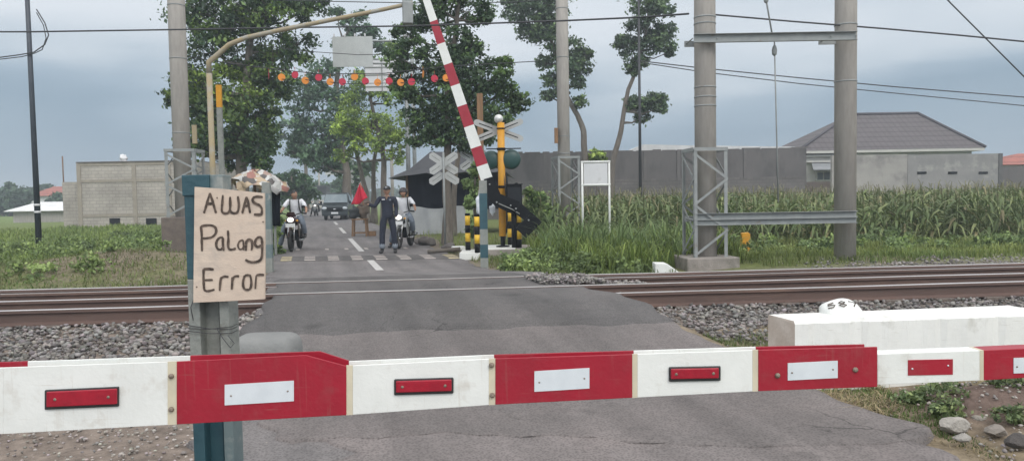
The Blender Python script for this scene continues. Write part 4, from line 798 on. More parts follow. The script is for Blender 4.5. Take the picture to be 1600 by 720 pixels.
# yellow marker
Y = 16; c = P(1166, 392, Y); b = MB(); b.prism([(c.x-.09, Y, 0), (c.x+.09, Y, 0), (c.x+.09, Y, P(1166, 366, Y).z), (c.x+.05, Y, P(1166, 363, Y).z), (c.x-.09, Y, P(1166, 364, Y).z)], (0, .12, 0)); tag(b.build('marker_post', M['yellow'], bevel=.01), 'short orange-yellow marker post in the grass between the thick masts', 'marker post')
# overhead boards on a mast arm
def bigboard(x0, y0, x1, y1, Yb, lab, xm, m, grid=False):
    a = P(x0, y0, Yb); c_ = P(x1, y1, Yb); o = empty('overhead_board', (P(xm, 345, Yb+.3).x, Yb+.3, 0), lab, 'sign')
    b = MB(); b.bb((a.x, Yb, c_.z), (c_.x, Yb+.03, a.z)); b.build('panel', m, o)
    xmw = P(xm, 345, Yb+.3).x; b = MB(); b.tube([(xmw, Yb+.3, -.2), (xmw, Yb+.3, a.z+.15)], .09, 12); b.build('mast', M['galv'], o)
    b = MB()
    for z in (a.z-.15, c_.z+.15): b.tube([(xmw, Yb+.3, z), (a.x+.1, Yb+.1, z)], .04, 8)
    b.build('arm', M['galv'], o)
    if grid:
        b = MB()
        for z in (.02, .27, .50, .86): b.bb((a.x, Yb-.03, a.z-(a.z-c_.z)*z-.02), (c_.x, Yb-.001, a.z-(a.z-c_.z)*z+.02))
        xx = a.x+(c_.x-a.x)*.5; b.bb((xx-.02, Yb-.06, c_.z-.05), (xx+.02, Yb-.031, a.z+.05)); b.build('stiffener', M['postgrey'], o)
    else:
        for k in (0.03, .3, .55, .8): b = MB(); x = a.x+(c_.x-a.x)*k; b.bb((x, Yb-.02, a.z), (x+.05, Yb+.01, a.z+.12)); b.build('hook', M['whiteboard'], o)
bigboard(519, 58, 583, 104, 30, 'blank pale board hanging high over the road above the paper bunting', 640, M['signgrey'])
bigboard(570, 92, 624, 142, 34, 'older white board with dark stiffeners partly behind the blank pale board', 650, M['whiteboard'], True)
bigboard(508, 262, 553, 273, 70, 'small greyish board far down the road above the van', 562, M['signgrey'])
bigboard(512, 246, 553, 259, 74, 'faint slatted board just above the small far board', 566, M['galv'], False)
# bunting
Yb = 19.6; bt = empty('bunting', P(430, 100, Yb), 'string of red and orange paper discs stretched across the road', 'bunting')
b = MB(); line = [P(292, 88, Yb-2.4), P(330, 95, Yb), P(418, 107, Yb), P(500, 116, Yb), P(600, 115, Yb), P(700, 104, Yb), P(840, 96, Yb)]; b.tube(line, .012, 5); b.build('cord', M['wire'], bt)
b = MB(); line = [P(418, 124, Yb), P(470, 124, Yb), P(540, 131, Yb), P(620, 130, Yb), P(704, 124, Yb)]; b.tube(line, .008, 5); b.build('lower_cord', M['wire'], bt)
ro = mat('orange_paper', (.72, .26, .04), (.62, .22, .04), 5, .8); rr_ = mat('crimson_paper', (.52, .035, .07), (.45, .03, .06), 5, .8)
disc = {}
for x, y, c_ in [(420, 119, 'r'), (440, 121, 'o'), (461, 117, 'r'), (477, 126, 'o'), (498, 121, 'r'), (516, 128, 'o'), (535, 128, 'r'), (554, 120, 'o'), (571, 127, 'r'), (590, 129, 'o'), (608, 127, 'r'), (626, 129, 'o'), (643, 128, 'r'), (661, 116, 'o'), (679, 123, 'r'), (697, 122, 'o')]:
    b = MB(); th_ = random.uniform(-.5, .5); th_ = 1.2 if x in (420, 661) else th_
    p = P(x, y, Yb); b.lathe(p, [(.02, -.004), (.095, -.003), (.095, .003), (.02, .004)], 20, (math.sin(th_), math.cos(th_), 0), 0, False); b.tube([p+Vector((0, 0, .09)), p+Vector((0, 0, .2))], .005, 4)
    b.build('orange_disc' if c_ == 'o' else 'crimson_disc', ro if c_ == 'o' else rr_, bt)
# wires
def wire(pts, lab, r=.018, Yw=None): 
    b = MB(); q = [P(x, y, Z) for x, y, Z in pts]; out = []
    for i in range(len(q)-1):
        for k in range(6): out.append(q[i].lerp(q[i+1], k/6))
    out.append(q[-1]); b.tube(out, r, 6); return tag(b.build('overhead_wire', M['wire'], None), lab, 'wire')
wire([(-200, 50.5, 16.2), (54, 50, 16.2), (285, 46.5, 16.5), (450, 43.5, 16.3), (640, 41, 16), (760, 37, 15.5), (876, 33, 15), (1000, 27.5, 14), (1076, 22, 13)], 'thick black cable running from the left edge across the trees to the thick mast', .017)
wire([(1112, 23, 13), (1240, 34, 13), (1380, 45, 13), (1500, 55.5, 13), (1700, 75, 13)], 'cable continuing right from the thick mast to the picture edge', .014)
wire([(995, 95, 34), (1100, 107, 34), (1250, 122, 34), (1400, 136, 34), (1700, 160, 34)], 'upper thin cable leaving the thin pole towards the right', .025)
wire([(995, 97, 34), (1100, 113, 34), (1250, 131, 34), (1400, 146, 34), (1700, 175, 34)], 'lower thin cable leaving the thin pole towards the right', .022)
wire([(1450, -32, 15), (1485, 5, 15), (1530, 50, 15), (1600, 120, 15), (1660, 182, 15)], 'diagonal stay wire crossing the upper right corner', .013)
wire([(340, -2, 24), (480, 2, 24), (640, 5, 24), (800, 4, 24), (900, -3, 24)], 'thin wire near the top edge above the gantry arm', .014)
wire([(-60, 92, 18.5), (0, 90, 18.5), (30, 86, 18.5), (53, 82, 18.5), (70, 70, 18.5), (76, 55, 18.5), (70, 36, 18.5), (57, 15, 18.5)], 'black cable looping round the thin pole at the far left', .014)
wire([(-60, 102, 18.55), (0, 93, 18.55), (34, 89, 18.55), (53, 84, 18.55), (66, 78, 18.55), (72, 60, 18.55), (68, 40, 18.55), (57, 20, 18.55)], 'second slack cable below the first loop on the far left pole', .011)
wire([(380, 66, 22), (470, 80, 22), (560, 86, 22), (640, 84, 22), (720, 76, 22)], 'faint wire sagging in front of the roadside trees', .010)
# ---------------------------------------------------------------- buildings
def blockmat(name, c1, c2, mort, bw=.4, bh=.2, ms=.02, stain=(.3, .28, .25)):
    m = mat(name, c1, c2, .9, .95, .2, 20); t = m.node_tree; n = t.nodes; l = t.links; p = n['Principled BSDF']
    tcn = n.new('ShaderNodeTexCoord'); sp = n.new('ShaderNodeSeparateXYZ'); cb = n.new('ShaderNodeCombineXYZ'); l.new(tcn.outputs['Object'], sp.inputs[0])
    ad_ = n.new('ShaderNodeMath'); l.new(sp.outputs['X'], ad_.inputs[0]); l.new(sp.outputs['Y'], ad_.inputs[1]); l.new(ad_.outputs[0], cb.inputs[0]); l.new(sp.outputs['Z'], cb.inputs[1])
    br = n.new('ShaderNodeTexBrick'); br.inputs['Scale'].default_value = 1; br.inputs['Brick Width'].default_value = bw; br.inputs['Row Height'].default_value = bh; br.inputs['Mortar Size'].default_value = ms
    br.inputs['Color1'].default_value = (*c1, 1); br.inputs['Color2'].default_value = (*c2, 1); br.inputs['Mortar'].default_value = (*mort, 1); l.new(cb.outputs[0], br.inputs[0])
    nz_ = n.new('ShaderNodeTexNoise'); nz_.inputs['Scale'].default_value = .7; nz_.inputs['Detail'].default_value = 8; l.new(tcn.outputs['Object'], nz_.inputs[0])
    k = n.new('ShaderNodeMapRange'); k.inputs['From Min'].default_value = .3; k.inputs['From Max'].default_value = .7; k.inputs['To Min'].default_value = .78; k.inputs['To Max'].default_value = 1.2; l.new(nz_.outputs[0], k.inputs[0])
    v = n.new('ShaderNodeVectorMath'); v.operation = 'SCALE'; l.new(br.outputs[0], v.inputs[0]); l.new(k.outputs[0], v.inputs['Scale']); l.new(v.outputs[0], p.inputs['Base Color']); return m
bm1 = blockmat('pale_block', (.40, .365, .325), (.35, .32, .285), (.285, .26, .235))
Y = 45; a = P(122, 255, Y); zt = a.z; xr = P(300, 255, Y).x
bb_ = empty('block_building', (a.x, Y, -.3), 'unfinished building of pale concrete blocks at the left, with a lower wing', 'building')
b = MB(); b.bb((a.x, Y, -.4), (xr, Y+9, zt)); b.build('wall', bm1, bb_)
xl = P(98, 310, Y+.6).x; b = MB(); b.bb((xl, Y+.6, -.4), (a.x-.001, Y+8, P(105, 284, Y).z)); b.build('wing_wall', bm1, bb_)
fm = mat('cast_frame', (.33, .29, .24), (.27, .24, .20), 3, .95, .3, 20)
for x in (122, 208, 262): b = MB(); xx = P(x, 300, Y).x; b.bb((xx-.02, Y-.05, -.4), (xx+.22, Y-.002, zt-.01)); b.build('column', fm, bb_)
for y in (256, 282, 336): b = MB(); z = P(190, y, Y).z; b.bb((a.x+.01, Y-.035, z-.10), (xr, Y-.003, z+.08)); b.build('ring_beam', fm, bb_)
b = MB(); b.bb((a.x-.1, Y-.08, zt), (xr, Y+9, zt+.07)); b.build('coping', mat('dark_coping', (.14, .12, .11), (.10, .09, .08), 3, .9), bb_)
for x in (180, 237): b = MB(); p = P(x, 346, Y); b.bb((p.x-.32, Y-.06, p.z-.2), (p.x+.32, Y-.036, p.z+.2)); b.build('vent_opening', M['black'], bb_); 
cloth_blob('plastic_sack', P(193, 249, Y+.3)+Vector((0, 0, .02)), (.26, .2, .28), M['whiteboard'], 'white sack sitting on top of the unfinished block wall', 'sack', 4)
b = MB(); xx = P(100, 300, 46).x; b.tube([(xx, 46, 2), (xx, 46, 4.3)], .04, 6); tag(b.build('rebar_stub', M['rust']), 'thin bar sticking up from the wing of the block building', 'bar')
# shed with white roof
Y = 62; o = empty('shed', (P(55, 345, Y).x, Y, -.3), 'low grey shed with a white sheet roof at the far left', 'shed')
xa, xb = P(20, 330, Y).x, P(99, 330, Y).x; b = MB(); b.bb((xa, Y, -.5), (xb, Y+5, P(55, 329, Y).z)); b.build('wall', M['concrete'], o)
ze, zr_ = P(55, 330, Y).z, P(55, 316.5, Y).z
b = MB(); b.prism([(xa-.5, Y-.4, ze), (xb+.3, Y-.4, ze), (xb+.3, Y+2.6, zr_), (xa+.5, Y+2.6, zr_)], (0, 0, .05)); b.prism([(xa-.5, Y+5.6, ze), (xb+.3, Y+5.6, ze), (xb+.3, Y+2.62, zr_), (xa+.5, Y+2.62, zr_)], (0, 0, .05)); b.build('roof', mat('white_sheet_roof', (.75, .75, .74), (.62, .62, .61), 1, .4), o)
# far red roof among trees left
def hip(name, x0, x1, y0, y1, ze, zr, rx0, rx1, m, parent):
    ym = (y0+y1)/2; b = MB(); v = [(x0, y0, ze), (x1, y0, ze), (x1, y1, ze), (x0, y1, ze), (rx0, ym, zr), (rx1, ym, zr)]
    b.add(v, [(0, 1, 5, 4), (1, 2, 5), (2, 3, 4, 5), (3, 0, 4), (3, 2, 1, 0)]); return b.build(name, m, parent)
def tilemat(name, c1, c2, gap, dark=.55):
    m = mat(name, c1, c2, 1.5, .75); t = m.node_tree; n = t.nodes; l = t.links; p = n['Principled BSDF']; src = p.inputs['Base Color'].links[0].from_socket
    c_ = n.new('ShaderNodeTexCoord'); s1 = n.new('ShaderNodeSeparateXYZ'); l.new(c_.outputs['Object'], s1.inputs[0])
    outs = []
    for ax, fr in (('Z', gap), ('X', gap*.9)):
        mu = n.new('ShaderNodeMath'); mu.operation = 'MULTIPLY'; l.new(s1.outputs[ax], mu.inputs[0]); mu.inputs[1].default_value = fr; f_ = n.new('ShaderNodeMath'); f_.operation = 'FRACT'; l.new(mu.outputs[0], f_.inputs[0])
        g = n.new('ShaderNodeMapRange'); g.inputs['From Min'].default_value = 0; g.inputs['From Max'].default_value = .35; g.inputs['To Min'].default_value = dark if ax == 'Z' else .78; g.inputs['To Max'].default_value = 1.1; l.new(f_.outputs[0], g.inputs[0]); outs.append(g.outputs[0])
    mm = n.new('ShaderNodeMath'); mm.operation = 'MULTIPLY'; l.new(outs[0], mm.inputs[0]); l.new(outs[1], mm.inputs[1])
    v = n.new('ShaderNodeVectorMath'); v.operation = 'SCALE'; l.new(src, v.inputs[0]); l.new(mm.outputs[0], v.inputs['Scale']); l.new(v.outputs[0], p.inputs['Base Color']); return m
redtile = tilemat('red_roof_tiles', (.32, .10, .07), (.25, .09, .07), 2.2)
Y = 110; o = empty('far_house', (P(70, 300, Y).x, Y, 0), 'distant house with a faded red roof among trees at the far left', 'house')
xa, xb = P(40, 300, Y).x, P(100, 300, Y).x; b = MB(); b.bb((xa+.5, Y+.5, -1), (xb-.5, Y+6, P(70, 306, Y).z)); b.build('wall', M['whiteboard'], o)
hip('roof', xa, xb, Y, Y+7, P(70, 306, Y).z, P(70, 291, Y).z, xa+2, xb-2, redtile, o)
# long grey wall right
Y = 46; gw = empty('long_wall', (P(1000, 300, Y).x, Y, -.3), 'long dark grey panelled wall behind the corn, white sheet roof over it', 'wall')
wm = mat('dark_render_wall', (.105, .098, .098), (.14, .128, .125), .5, .95, .2, 12, stain=(.075, .07, .07), stscale=.8, stlo=.5, sthi=.7, stretch=(1, 1, .5))
wm2 = blockmat('lower_grey_blocks', (.155, .14, .135), (.13, .12, .115), (.105, .10, .098), .4, .2, .015)
xa, xb = P(760, 236, Y).x, P(1260, 236, Y).x; zt = P(1010, 236, Y).z; zm = P(1010, 282, Y).z
b = MB(); b.bb((xa, Y, zm), (xb, Y+.25, zt)); b.build('upper_panel', wm, gw)
b = MB(); b.bb((xa, Y-.03, -.4), (xb, Y+.28, zm-.001)); b.build('lower_panel', wm2, gw)
b = MB(); b.bb((xb-.25, Y+.26, -.4), (xb, Y+10, zt)); b.build('side_wall', wm, gw)
for x in range(800, 1260, 52): b = MB(); xx = P(x, 260, Y).x; b.bb((xx-.08, Y-.045, -.4), (xx+.08, Y-.032, zt-.05)) if False else b.bb((xx-.09, Y-.06, zm+.002), (xx+.09, Y-.002, zt)); b.build('pilaster', mat('pilaster%d' % x, (.15, .14, .135), (.12, .11, .11), 2, .95), gw)
b = MB(); b.bb((xa, Y-.04, zm), (xb, Y-.004, zm+.10)); b.build('string_course', wm2, gw)
b = MB(); rr = random.Random(3); x = xa
while x < xb: w_ = rr.uniform(.3, 1.1); h_ = rr.uniform(.03, .09); b.bb((x, Y-.01, zt), (x+w_, Y+.24, zt+h_)); x += w_+rr.uniform(0, .25)
b.build('coping', wm2, gw)
b = MB(); xs = [P(975, 225, Y+3).x, P(1060, 221, Y+3).x, P(1218, 222, Y+3).x]
zs_ = [P(975, 228, Y+3).z, P(1060, 222, Y+3).z, P(1218, 226, Y+3).z]
b.prism([(xs[0], Y+.3, zt+.1), (xs[0]+.8, Y+.3, zs_[0]-.1), (xs[1], Y+.3, zt+.32), (xs[2], Y+.3, zt+.12), (xs[2], Y+.3, zt+.02), (xs[0], Y+.3, zt+.02)], (0, 5, 0)); b.build('sheet_roof', mat('white_sheet_metal', (.62, .62, .61), (.48, .48, .48), 1.5, .45), gw)
# house with hipped roof
Y = 52; hs_ = empty('hip_roof_house', (P(1400, 300, Y).x, Y, -.3), 'house with a brown-grey tiled hip roof rising behind the pale plaster wall', 'house')
cm_ = mat('cream_house_wall', (.50, .49, .45), (.44, .43, .40), 2, .8)
xa, xb = P(1248, 232, Y).x, P(1540, 234, Y).x; ze = P(1400, 233, Y).z; zr_ = P(1400, 178.5, Y+4.2).z
tile = tilemat('brown_grey_tiles', (.092, .08, .083), (.075, .066, .068), 2.6, .5)
hip('roof', xa, xb, Y, Y+8.4, ze, zr_, P(1327, 180, Y+4.2).x, P(1434, 180, Y+4.2).x, tile, hs_)
b = MB()
v = [Vector((xa, Y, ze)), Vector((xb, Y, ze)), Vector((P(1327, 180, Y+4.2).x, Y+4.2, zr_)), Vector((P(1434, 180, Y+4.2).x, Y+4.2, zr_))]
for p, q in ((v[0], v[2]), (v[1], v[3]), (v[2], v[3])): b.tube([p+Vector((0, 0, .05)), q+Vector((0, 0, .05))], .11, 6)
b.build('ridge_cap', mat('ridge_tiles', (.08, .075, .085), (.06, .055, .065), 4, .7), hs_)
b = MB(); b.bb((xa+.4, Y+.6, -.4), (xb-.6, Y+8, ze-.22)); b.build('wall', cm_, hs_)
b = MB(); b.bb((xa+.05, Y+.02, ze-.2), (xb-.05, Y+8.3, ze-.012)); b.build('eaves_board', cm_, hs_)
for y in (243, 252): b = MB(); z = P(1275, y, Y).z; b.bb((xa+.3, Y+.3, z-.07), (P(1332, 240, Y).x, Y+.595, z+.05)); b.build('cornice', cm_, hs_)
b = MB(); p0, p1 = P(1271, 266, Y-.8), P(1334, 264, Y-.8); b.prism([(p0.x, Y-.8, p0.z), (p1.x, Y-.8, p0.z), (p1.x, Y+.55, p0.z+.55), (p0.x+.4, Y+.55, p0.z+.55)], (0, 0, .06)); b.build('awning', mat('grey_awning', (.26, .27, .28), (.21, .22, .23), 3, .6), hs_)
b = MB(); p = P(1290, 275, Y+.55); b.bb((p.x-.7, Y+.52, p.z-.35), (p.x+.9, Y+.59, p.z+.35)); wn = b.build('window', cm_, hs_)
b = MB(); 
for k in range(3): b.bb((p.x-.6+k*.48, Y+.50, p.z-.26), (p.x-.2+k*.48, Y+.518, p.z+.26))
b.build('pane', M['glass'], wn)
# dark low wall in front of the house, plaster wall, dark end wall with red roof
Y = 46
def wallthing(x0, x1, y0, Yw, m, lab, cap=None, d=.2):
    a = P(x0, y0, Yw); c = P(x1, y0, Yw); o = empty('garden_wall', (a.x, Yw, -.3), lab, 'wall'); b = MB(); b.bb((a.x, Yw, -.4), (c.x, Yw+d, P((x0+x1)/2, y0, Yw).z)); b.build('panel', m, o); return o
wallthing(1259, 1300, 284, 47.5, M['sleeper'], 'short dark low wall below the house window, left of the thick mast')
plas = mat('pale_plaster', (.37, .35, .32), (.30, .285, .265), .9, .9, .25, 12, stain=(.20, .19, .18), stscale=.75, stlo=.48, sthi=.66)
plas2 = mat('weathered_plaster', (.27, .26, .25), (.21, .205, .20), .8, .9, .25, 12, stain=(.38, .37, .34), stscale=.9, stlo=.55, sthi=.7)
wallthing(1300, 1418, 242, 44.5, plas, 'cream plaster wall panel in front of the hip-roofed house')
o = wallthing(1418.5, 1562, 241, 44.6, plas2, 'grey weathered plaster wall with three slit vents below the hip roof')
for x in (1441, 1489, 1537): b = MB(); p = P(x, 270, 44.55); b.bb((p.x-.27, 44.56, p.z-.07), (p.x+.27, 44.597, p.z+.07)); b.build('slit_vent', M['black'], o)
b = MB(); p = P(1563, 241, 44.6); b.bb((p.x-.1, 44.55, -.4), (p.x+.12, 44.9, p.z+.05)); b.build('end_pier', mat('pier_grey', (.12, .115, .115), (.09, .09, .09), 3, .9), o)
wallthing(1566, 1760, 259, 47, wm, 'dark wall running out of the picture at the right under a red roof')
Y = 55; o = empty('far_house', (P(1640, 260, Y).x, Y, 0), 'house with a red roof just visible at the right edge', 'house')
b = MB(); b.bb((P(1575, 258, Y).x, Y+.5, -.4), (P(1760, 258, Y).x, Y+6, P(1600, 258, Y).z)); b.build('wall', cm_, o)
hip('roof', P(1562, 257, Y).x, P(1790, 257, Y).x, Y, Y+7, P(1600, 257, Y).z, P(1600, 240, Y+3.5).z, P(1590, 250, Y+3.5).x, P(1760, 250, Y+3.5).x, redtile, o)
# ---------------------------------------------------------------- tent
Y = 28.0; tn = empty('tarp_tent', (P(680, 365, Y).x, Y, 0), 'dark tarpaulin tent with a grey lower skirt beside the road, behind a tree trunk', 'tent')
xL, xR = P(634, 300, Y).x, P(790, 300, Y).x; ze = P(650, 272, Y).z; zrid = P(672, 238, Y+2).z; D_ = 4.5
b = MB()
ap = [Vector((P(672, 238, Y+1.5).x, Y+1.6, zrid)), Vector((xR-1.2, Y+1.6, zrid-.05))]
eL = P(606, 279, Y-.5); n_ = 10
fr_ = [Vector((eL.x+(xR+.4-eL.x)*k/n_, Y-.5-.1*math.sin(k*1.7), (eL.z if k == 0 else ze+.04*math.sin(k*2.3)-.12*(1 if k % 3 == 1 else 0)))) for k in range(n_+1)]
bk = [Vector((p.x, Y+D_, p.z)) for p in fr_]; rd = [ap[0].lerp(ap[1], k/n_) for k in range(n_+1)]; md = [a.lerp(c, .5)+Vector((0, 0, -.16-.05*math.sin(i*2))) for i, (a, c) in enumerate(zip(fr_, rd))]
v = fr_+md+rd+bk; m_ = n_+1
fs = [(i, i+1, m_+i+1, m_+i) for i in range(n_)]+[(m_+i, m_+i+1, 2*m_+i+1, 2*m_+i) for i in range(n_)]+[(2*m_+i, 2*m_+i+1, 3*m_+i+1, 3*m_+i) for i in range(n_)]+[(0, m_, 2*m_, 3*m_)]
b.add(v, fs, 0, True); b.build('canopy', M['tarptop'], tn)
def drape(name, x0, x1, z0, z1, Yd, m, amp=.06, side=None):
    b = MB(); n = 26; v = []
    for j in range(5):
        for i in range(n+1):
            k = i/n; x = x0+(x1-x0)*k; z = z0+(z1-z0)*j/4; y = Yd+amp*math.sin(k*23+j*.3)+amp*.6*math.sin(k*51+j); 
            if j == 4: z += .05*math.sin(k*9)
            v.append((x, y, z) if side is None else (side+(y-Yd), Yd+(D_-.3)*k, z))
    b.add(v, [(j*(n+1)+i, j*(n+1)+i+1, (j+1)*(n+1)+i+1, (j+1)*(n+1)+i) for j in range(4) for i in range(n)], 0, True); return b.build(name, m, tn)
zmid = P(680, 324, Y).z
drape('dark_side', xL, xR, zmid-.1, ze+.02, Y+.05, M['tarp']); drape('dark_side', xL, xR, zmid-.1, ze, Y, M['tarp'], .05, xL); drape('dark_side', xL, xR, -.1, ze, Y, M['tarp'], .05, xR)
drape('grey_skirt', xL-.12, P(728, 330, Y).x, -.05, zmid, Y-.12, M['greytarp'], .05); drape('grey_skirt', xL, xR, -.05, zmid, Y, M['greytarp'], .05, xL-.08)
for x in (xL+.05, xR-.05): b = MB(); b.tube([(x, Y, 0), (x, Y, ze)], .05, 8); b.build('tent_pole', M['wood'], tn)
# ---------------------------------------------------------------- vegetation
leaf = leaf_mat('tree_leaves', .5, .25, .8); grassm = leaf_mat('grass_blades', .6, .35, .9); cornm = leaf_mat('corn_leaves', .55, .3, .7)
def leaves(cs, size, dens, base, young, spread=1.0):
    """cs: list of (centre, radius, youngness). returns verts, quads, tints"""
    VV = []; TT = []
    for c, r, yg in cs:
        ns_ = max(8, int(22*dens)); 
        q = rng.normal(size=(ns_, 3)); q /= np.linalg.norm(q, axis=1)[:, None]; q *= (rng.uniform(.15, 1, (ns_, 1))**.45)*r*.92; q[:, 2] *= .85
        nl = int(34*dens*min(3.6, (r/size/4.5)**1.3)+8)
        sig = r*rng.uniform(.10, .22, (ns_*nl, 1))*spread
        p = np.repeat(q, nl, 0)+rng.normal(size=(ns_*nl, 3))*sig*np.array([1.15, 1.15, .7]); n = len(p); p += np.array(c)
        out_ = rng.random((n, 1)) < .12; p = np.where(out_, np.array(c)+(p-np.array(c))*rng.uniform(1.0, 1.35, (n, 1)), p); d = rng.normal(size=(n, 3)); d[:, 2] -= .35; d /= np.linalg.norm(d, axis=1)[:, None]
        up = rng.normal(size=(n, 3))*.6+np.array([0, -.25, 1.0]); sd_ = np.cross(d, up); sd_ /= np.linalg.norm(sd_, axis=1)[:, None]+1e-9
        s = size*rng.uniform(.6, 1.35, (n, 1)); nm = np.cross(sd_, d)
        a = p-d*s*.5; e_ = p+d*s*.5; l_ = p+sd_*s*.30+nm*s*.06; r_ = p-sd_*s*.30+nm*s*.06
        VV.append(np.stack([a, l_, e_, r_], 1).reshape(-1, 3))
        sub = np.repeat(rng.random(ns_), nl)
        mixy = np.clip(yg*(.35+.9*sub)+.25*(sub > .7)+rng.normal(size=n)*.10, 0, 1)[:, None]; base = np.array(base); young = np.array(young)
        t = 1.75*(base*(1-mixy)+young*mixy)*rng.uniform(.65, 1.4, (n, 1))*(.8+.4*sub[:, None]); TT.append(np.repeat(t, 4, 0))
    V = np.concatenate(VV); return V, np.arange(len(V)).reshape(-1, 4), np.concatenate(TT)
def tree(label, Y, base_px, trunk, clumps, leafsize, dens=1, tr=.2, base=(.035, .065, .03), young=(.10, .16, .035), spread=1, name='roadside_tree', depth=1.0, group=None, twigs=True, limb_m=None):
    pts = [P(x, y, Y) for x, y in trunk]; g = P(*base_px, Y); g.z = float(gh(g.x, Y))-.2; pts = [g]+pts
    o = empty(name, (g.x, Y, 0), label, 'tree', group)
    b = MB(); n = len(pts); rs = [tr*(1-.75*i/(n)) for i in range(n)]; rs[0] *= 1.35
    fine = []; fr = []
    for i in range(n-1):
        for k in range(4): t = k/4; fine.append(pts[i].lerp(pts[i+1], t)+Vector((math.sin(i*3+k)*tr*.12, 0, 0))); fr.append(rs[i]*(1-t)+rs[i+1]*t)
    fine.append(pts[-1]); fr.append(rs[-1]); b.tube(fine, fr, 10)
    rr = random.Random(int(Y*10)+len(clumps)); cs = []
    for (x, y, r, *yg) in clumps:
        R_ = r/F*Y; dy = rr.uniform(-1, 1)*R_*1.0*depth; c = P(x, y, Y); c = c+Vector((0, dy, 0)); cs.append((c, R_, yg[0] if yg else .15))
        # limb to clump from nearest lower trunk point
        best = min(range(len(fine)), key=lambda i: (fine[i]-c).length+(2.5*R_ if fine[i].z > c.z-.2*R_ else 0))
        s = fine[best]; m1 = s.lerp(c, .5)+Vector((rr.uniform(-.1, .1)*R_, 0, -.12*(c-s).length)); r0 = min(fr[best]*.6, .05+tr*.35)
        b.tube([s, s.lerp(m1, .5)+Vector((0, 0, .02)), m1, m1.lerp(c, .6), c], [r0, r0*.8, r0*.6, r0*.4, r0*.22], 6)
        if twigs:
            for k in range(5):
                e_ = c+Vector((rr.uniform(-1, 1), rr.uniform(-1, 1), rr.uniform(-.7, 1)))*R_*.75; b.tube([m1.lerp(c, .5), c.lerp(e_, .5)+Vector((0, 0, -.05*R_)), e_], [r0*.3, r0*.2, r0*.08], 4)
    b.build('trunk', limb_m or M['bark'], o)
    V, Q, T = leaves(cs, leafsize, dens, base, young, spread); np_mesh('crown', V, Q, leaf, o, T); return o
tree('big dark tree with yellow-green tufts filling the upper left behind the gantry arm', 27, (378, 380), [(380, 290), (376, 230), (384, 150), (392, 60), (400, -30)],
     [(300, 12, 42), (345, 30, 46), (395, 20, 50), (440, 28, 46), (478, 12, 30), (452, 70, 34), (330, 75, 46), (385, 78, 46), (425, 110, 40, .25), (290, 135, 34, .1), (268, 150, 22, .35), (320, 130, 40, .55), (362, 112, 36, .6), (400, 120, 36, .75), (340, 170, 42, .25), (300, 185, 36, .2), (385, 165, 42, .45), (410, 205, 32, .15), (322, 215, 34, .1), (360, 225, 34, .1), (398, 240, 24, .1), (420, 165, 26, .3), (345, -20, 60), (430, -25, 60), (500, -10, 20), (365, 250, 24), (300, 232, 20), (440, 145, 14), (415, 258, 16)], .17, 1.0, .24, (.028, .055, .03), (.13, .18, .03))
tree('slim dark trunk and crown directly behind the gantry posts at the left', 32, (395, 370), [(400, 290), (395, 235)], [(405, 215, 26), (385, 205, 26), (425, 235, 16), (370, 220, 22)], .22, .9, .18)
tree('tall bluish-green tree behind the bunting with a sparse top above the blank board', 50, (540, 340), [(542, 270), (530, 200), (525, 140), (535, 60)],
     [(510, 112, 24), (485, 140, 30), (470, 165, 26, .1), (515, 160, 34), (555, 140, 36), (540, 190, 40), (490, 200, 32), (465, 215, 22, .2), (510, 235, 30), (480, 245, 20), (455, 238, 13), (530, 262, 18), (545, 42, 17), (528, 20, 11), (562, 22, 12), (575, 50, 18), (530, 66, 15), (555, 68, 14), (590, 70, 14), (505, 255, 20), (510, 215, 34)], .26, .9, .3, (.04, .075, .045), (.07, .12, .05), group=None)
tree('light green multi-stemmed tree with bare upper stems beside the road, above the red flag', 40, (600, 352), [(600, 310), (600, 250), (590, 200), (578, 150)],
     [(575, 135, 26, .8), (550, 165, 26, .7), (598, 150, 24, .6), (540, 195, 26, .9), (575, 195, 28, .8), (612, 190, 28, .8), (560, 225, 26, .75), (600, 230, 26, .55), (630, 215, 20, .8), (535, 240, 16, .6), (620, 245, 18, .6), (645, 150, 20, .6), (570, 100, 20, .4), (600, 110, 24, .5), (625, 120, 26, .5), (620, 80, 22, .3)], .18, .75, .2, (.06, .10, .035), (.17, .23, .045), .9)
for k, (bx, tx) in enumerate([((573, 350), [(572, 300), (560, 250), (545, 200)]), ((584, 350), [(584, 300), (584, 255), (592, 200)])]):
    tree(['left leaning stem of the light green clump above the flag', 'right leaning stem of the light green clump, nearer the tent'][k], 41+k, bx, tx, [(tx[-1][0], tx[-1][1], 18, .8), (tx[-1][0]+14, tx[-1][1]+12, 15, .8)], .22, .8, .17, (.06, .10, .035), (.17, .23, .045))
tree('large dark tree right of the road whose trunk stands in front of the tent', 21.5, (697, 388), [(700, 330), (697, 270), (700, 210), (700, 130), (712, 50), (720, -20)],
     [(655, 25, 28), (690, 15, 34), (735, 12, 30), (705, 65, 34), (738, 75, 22), (650, 80, 28), (625, 95, 24, .2), (670, 120, 40, .1), (715, 125, 42), (757, 120, 38, .15), (788, 95, 13, .8), (785, 120, 15, .6), (785, 145, 24, .4), (812, 160, 20, .35), (745, 170, 40, .1), (700, 180, 38), (660, 180, 32, .15), (640, 150, 24, .35), (780, 185, 24, .2), (725, 215, 28), (680, 215, 26), (650, 215, 18, .3), (760, 25, 14, .1), (700, -30, 50), (755, 205, 22), (635, 55, 20, .2), (620, 130, 18, .3), (705, 105, 34), (740, 145, 28)], .13, 1.0, .15, (.028, .05, .028), (.10, .16, .04))
tree('second dark trunk close behind the tent corner', 26, (706, 372), [(708, 330), (712, 270), (722, 200)], [(735, 190, 26), (715, 170, 26), (760, 210, 18)], .2, .9, .14)
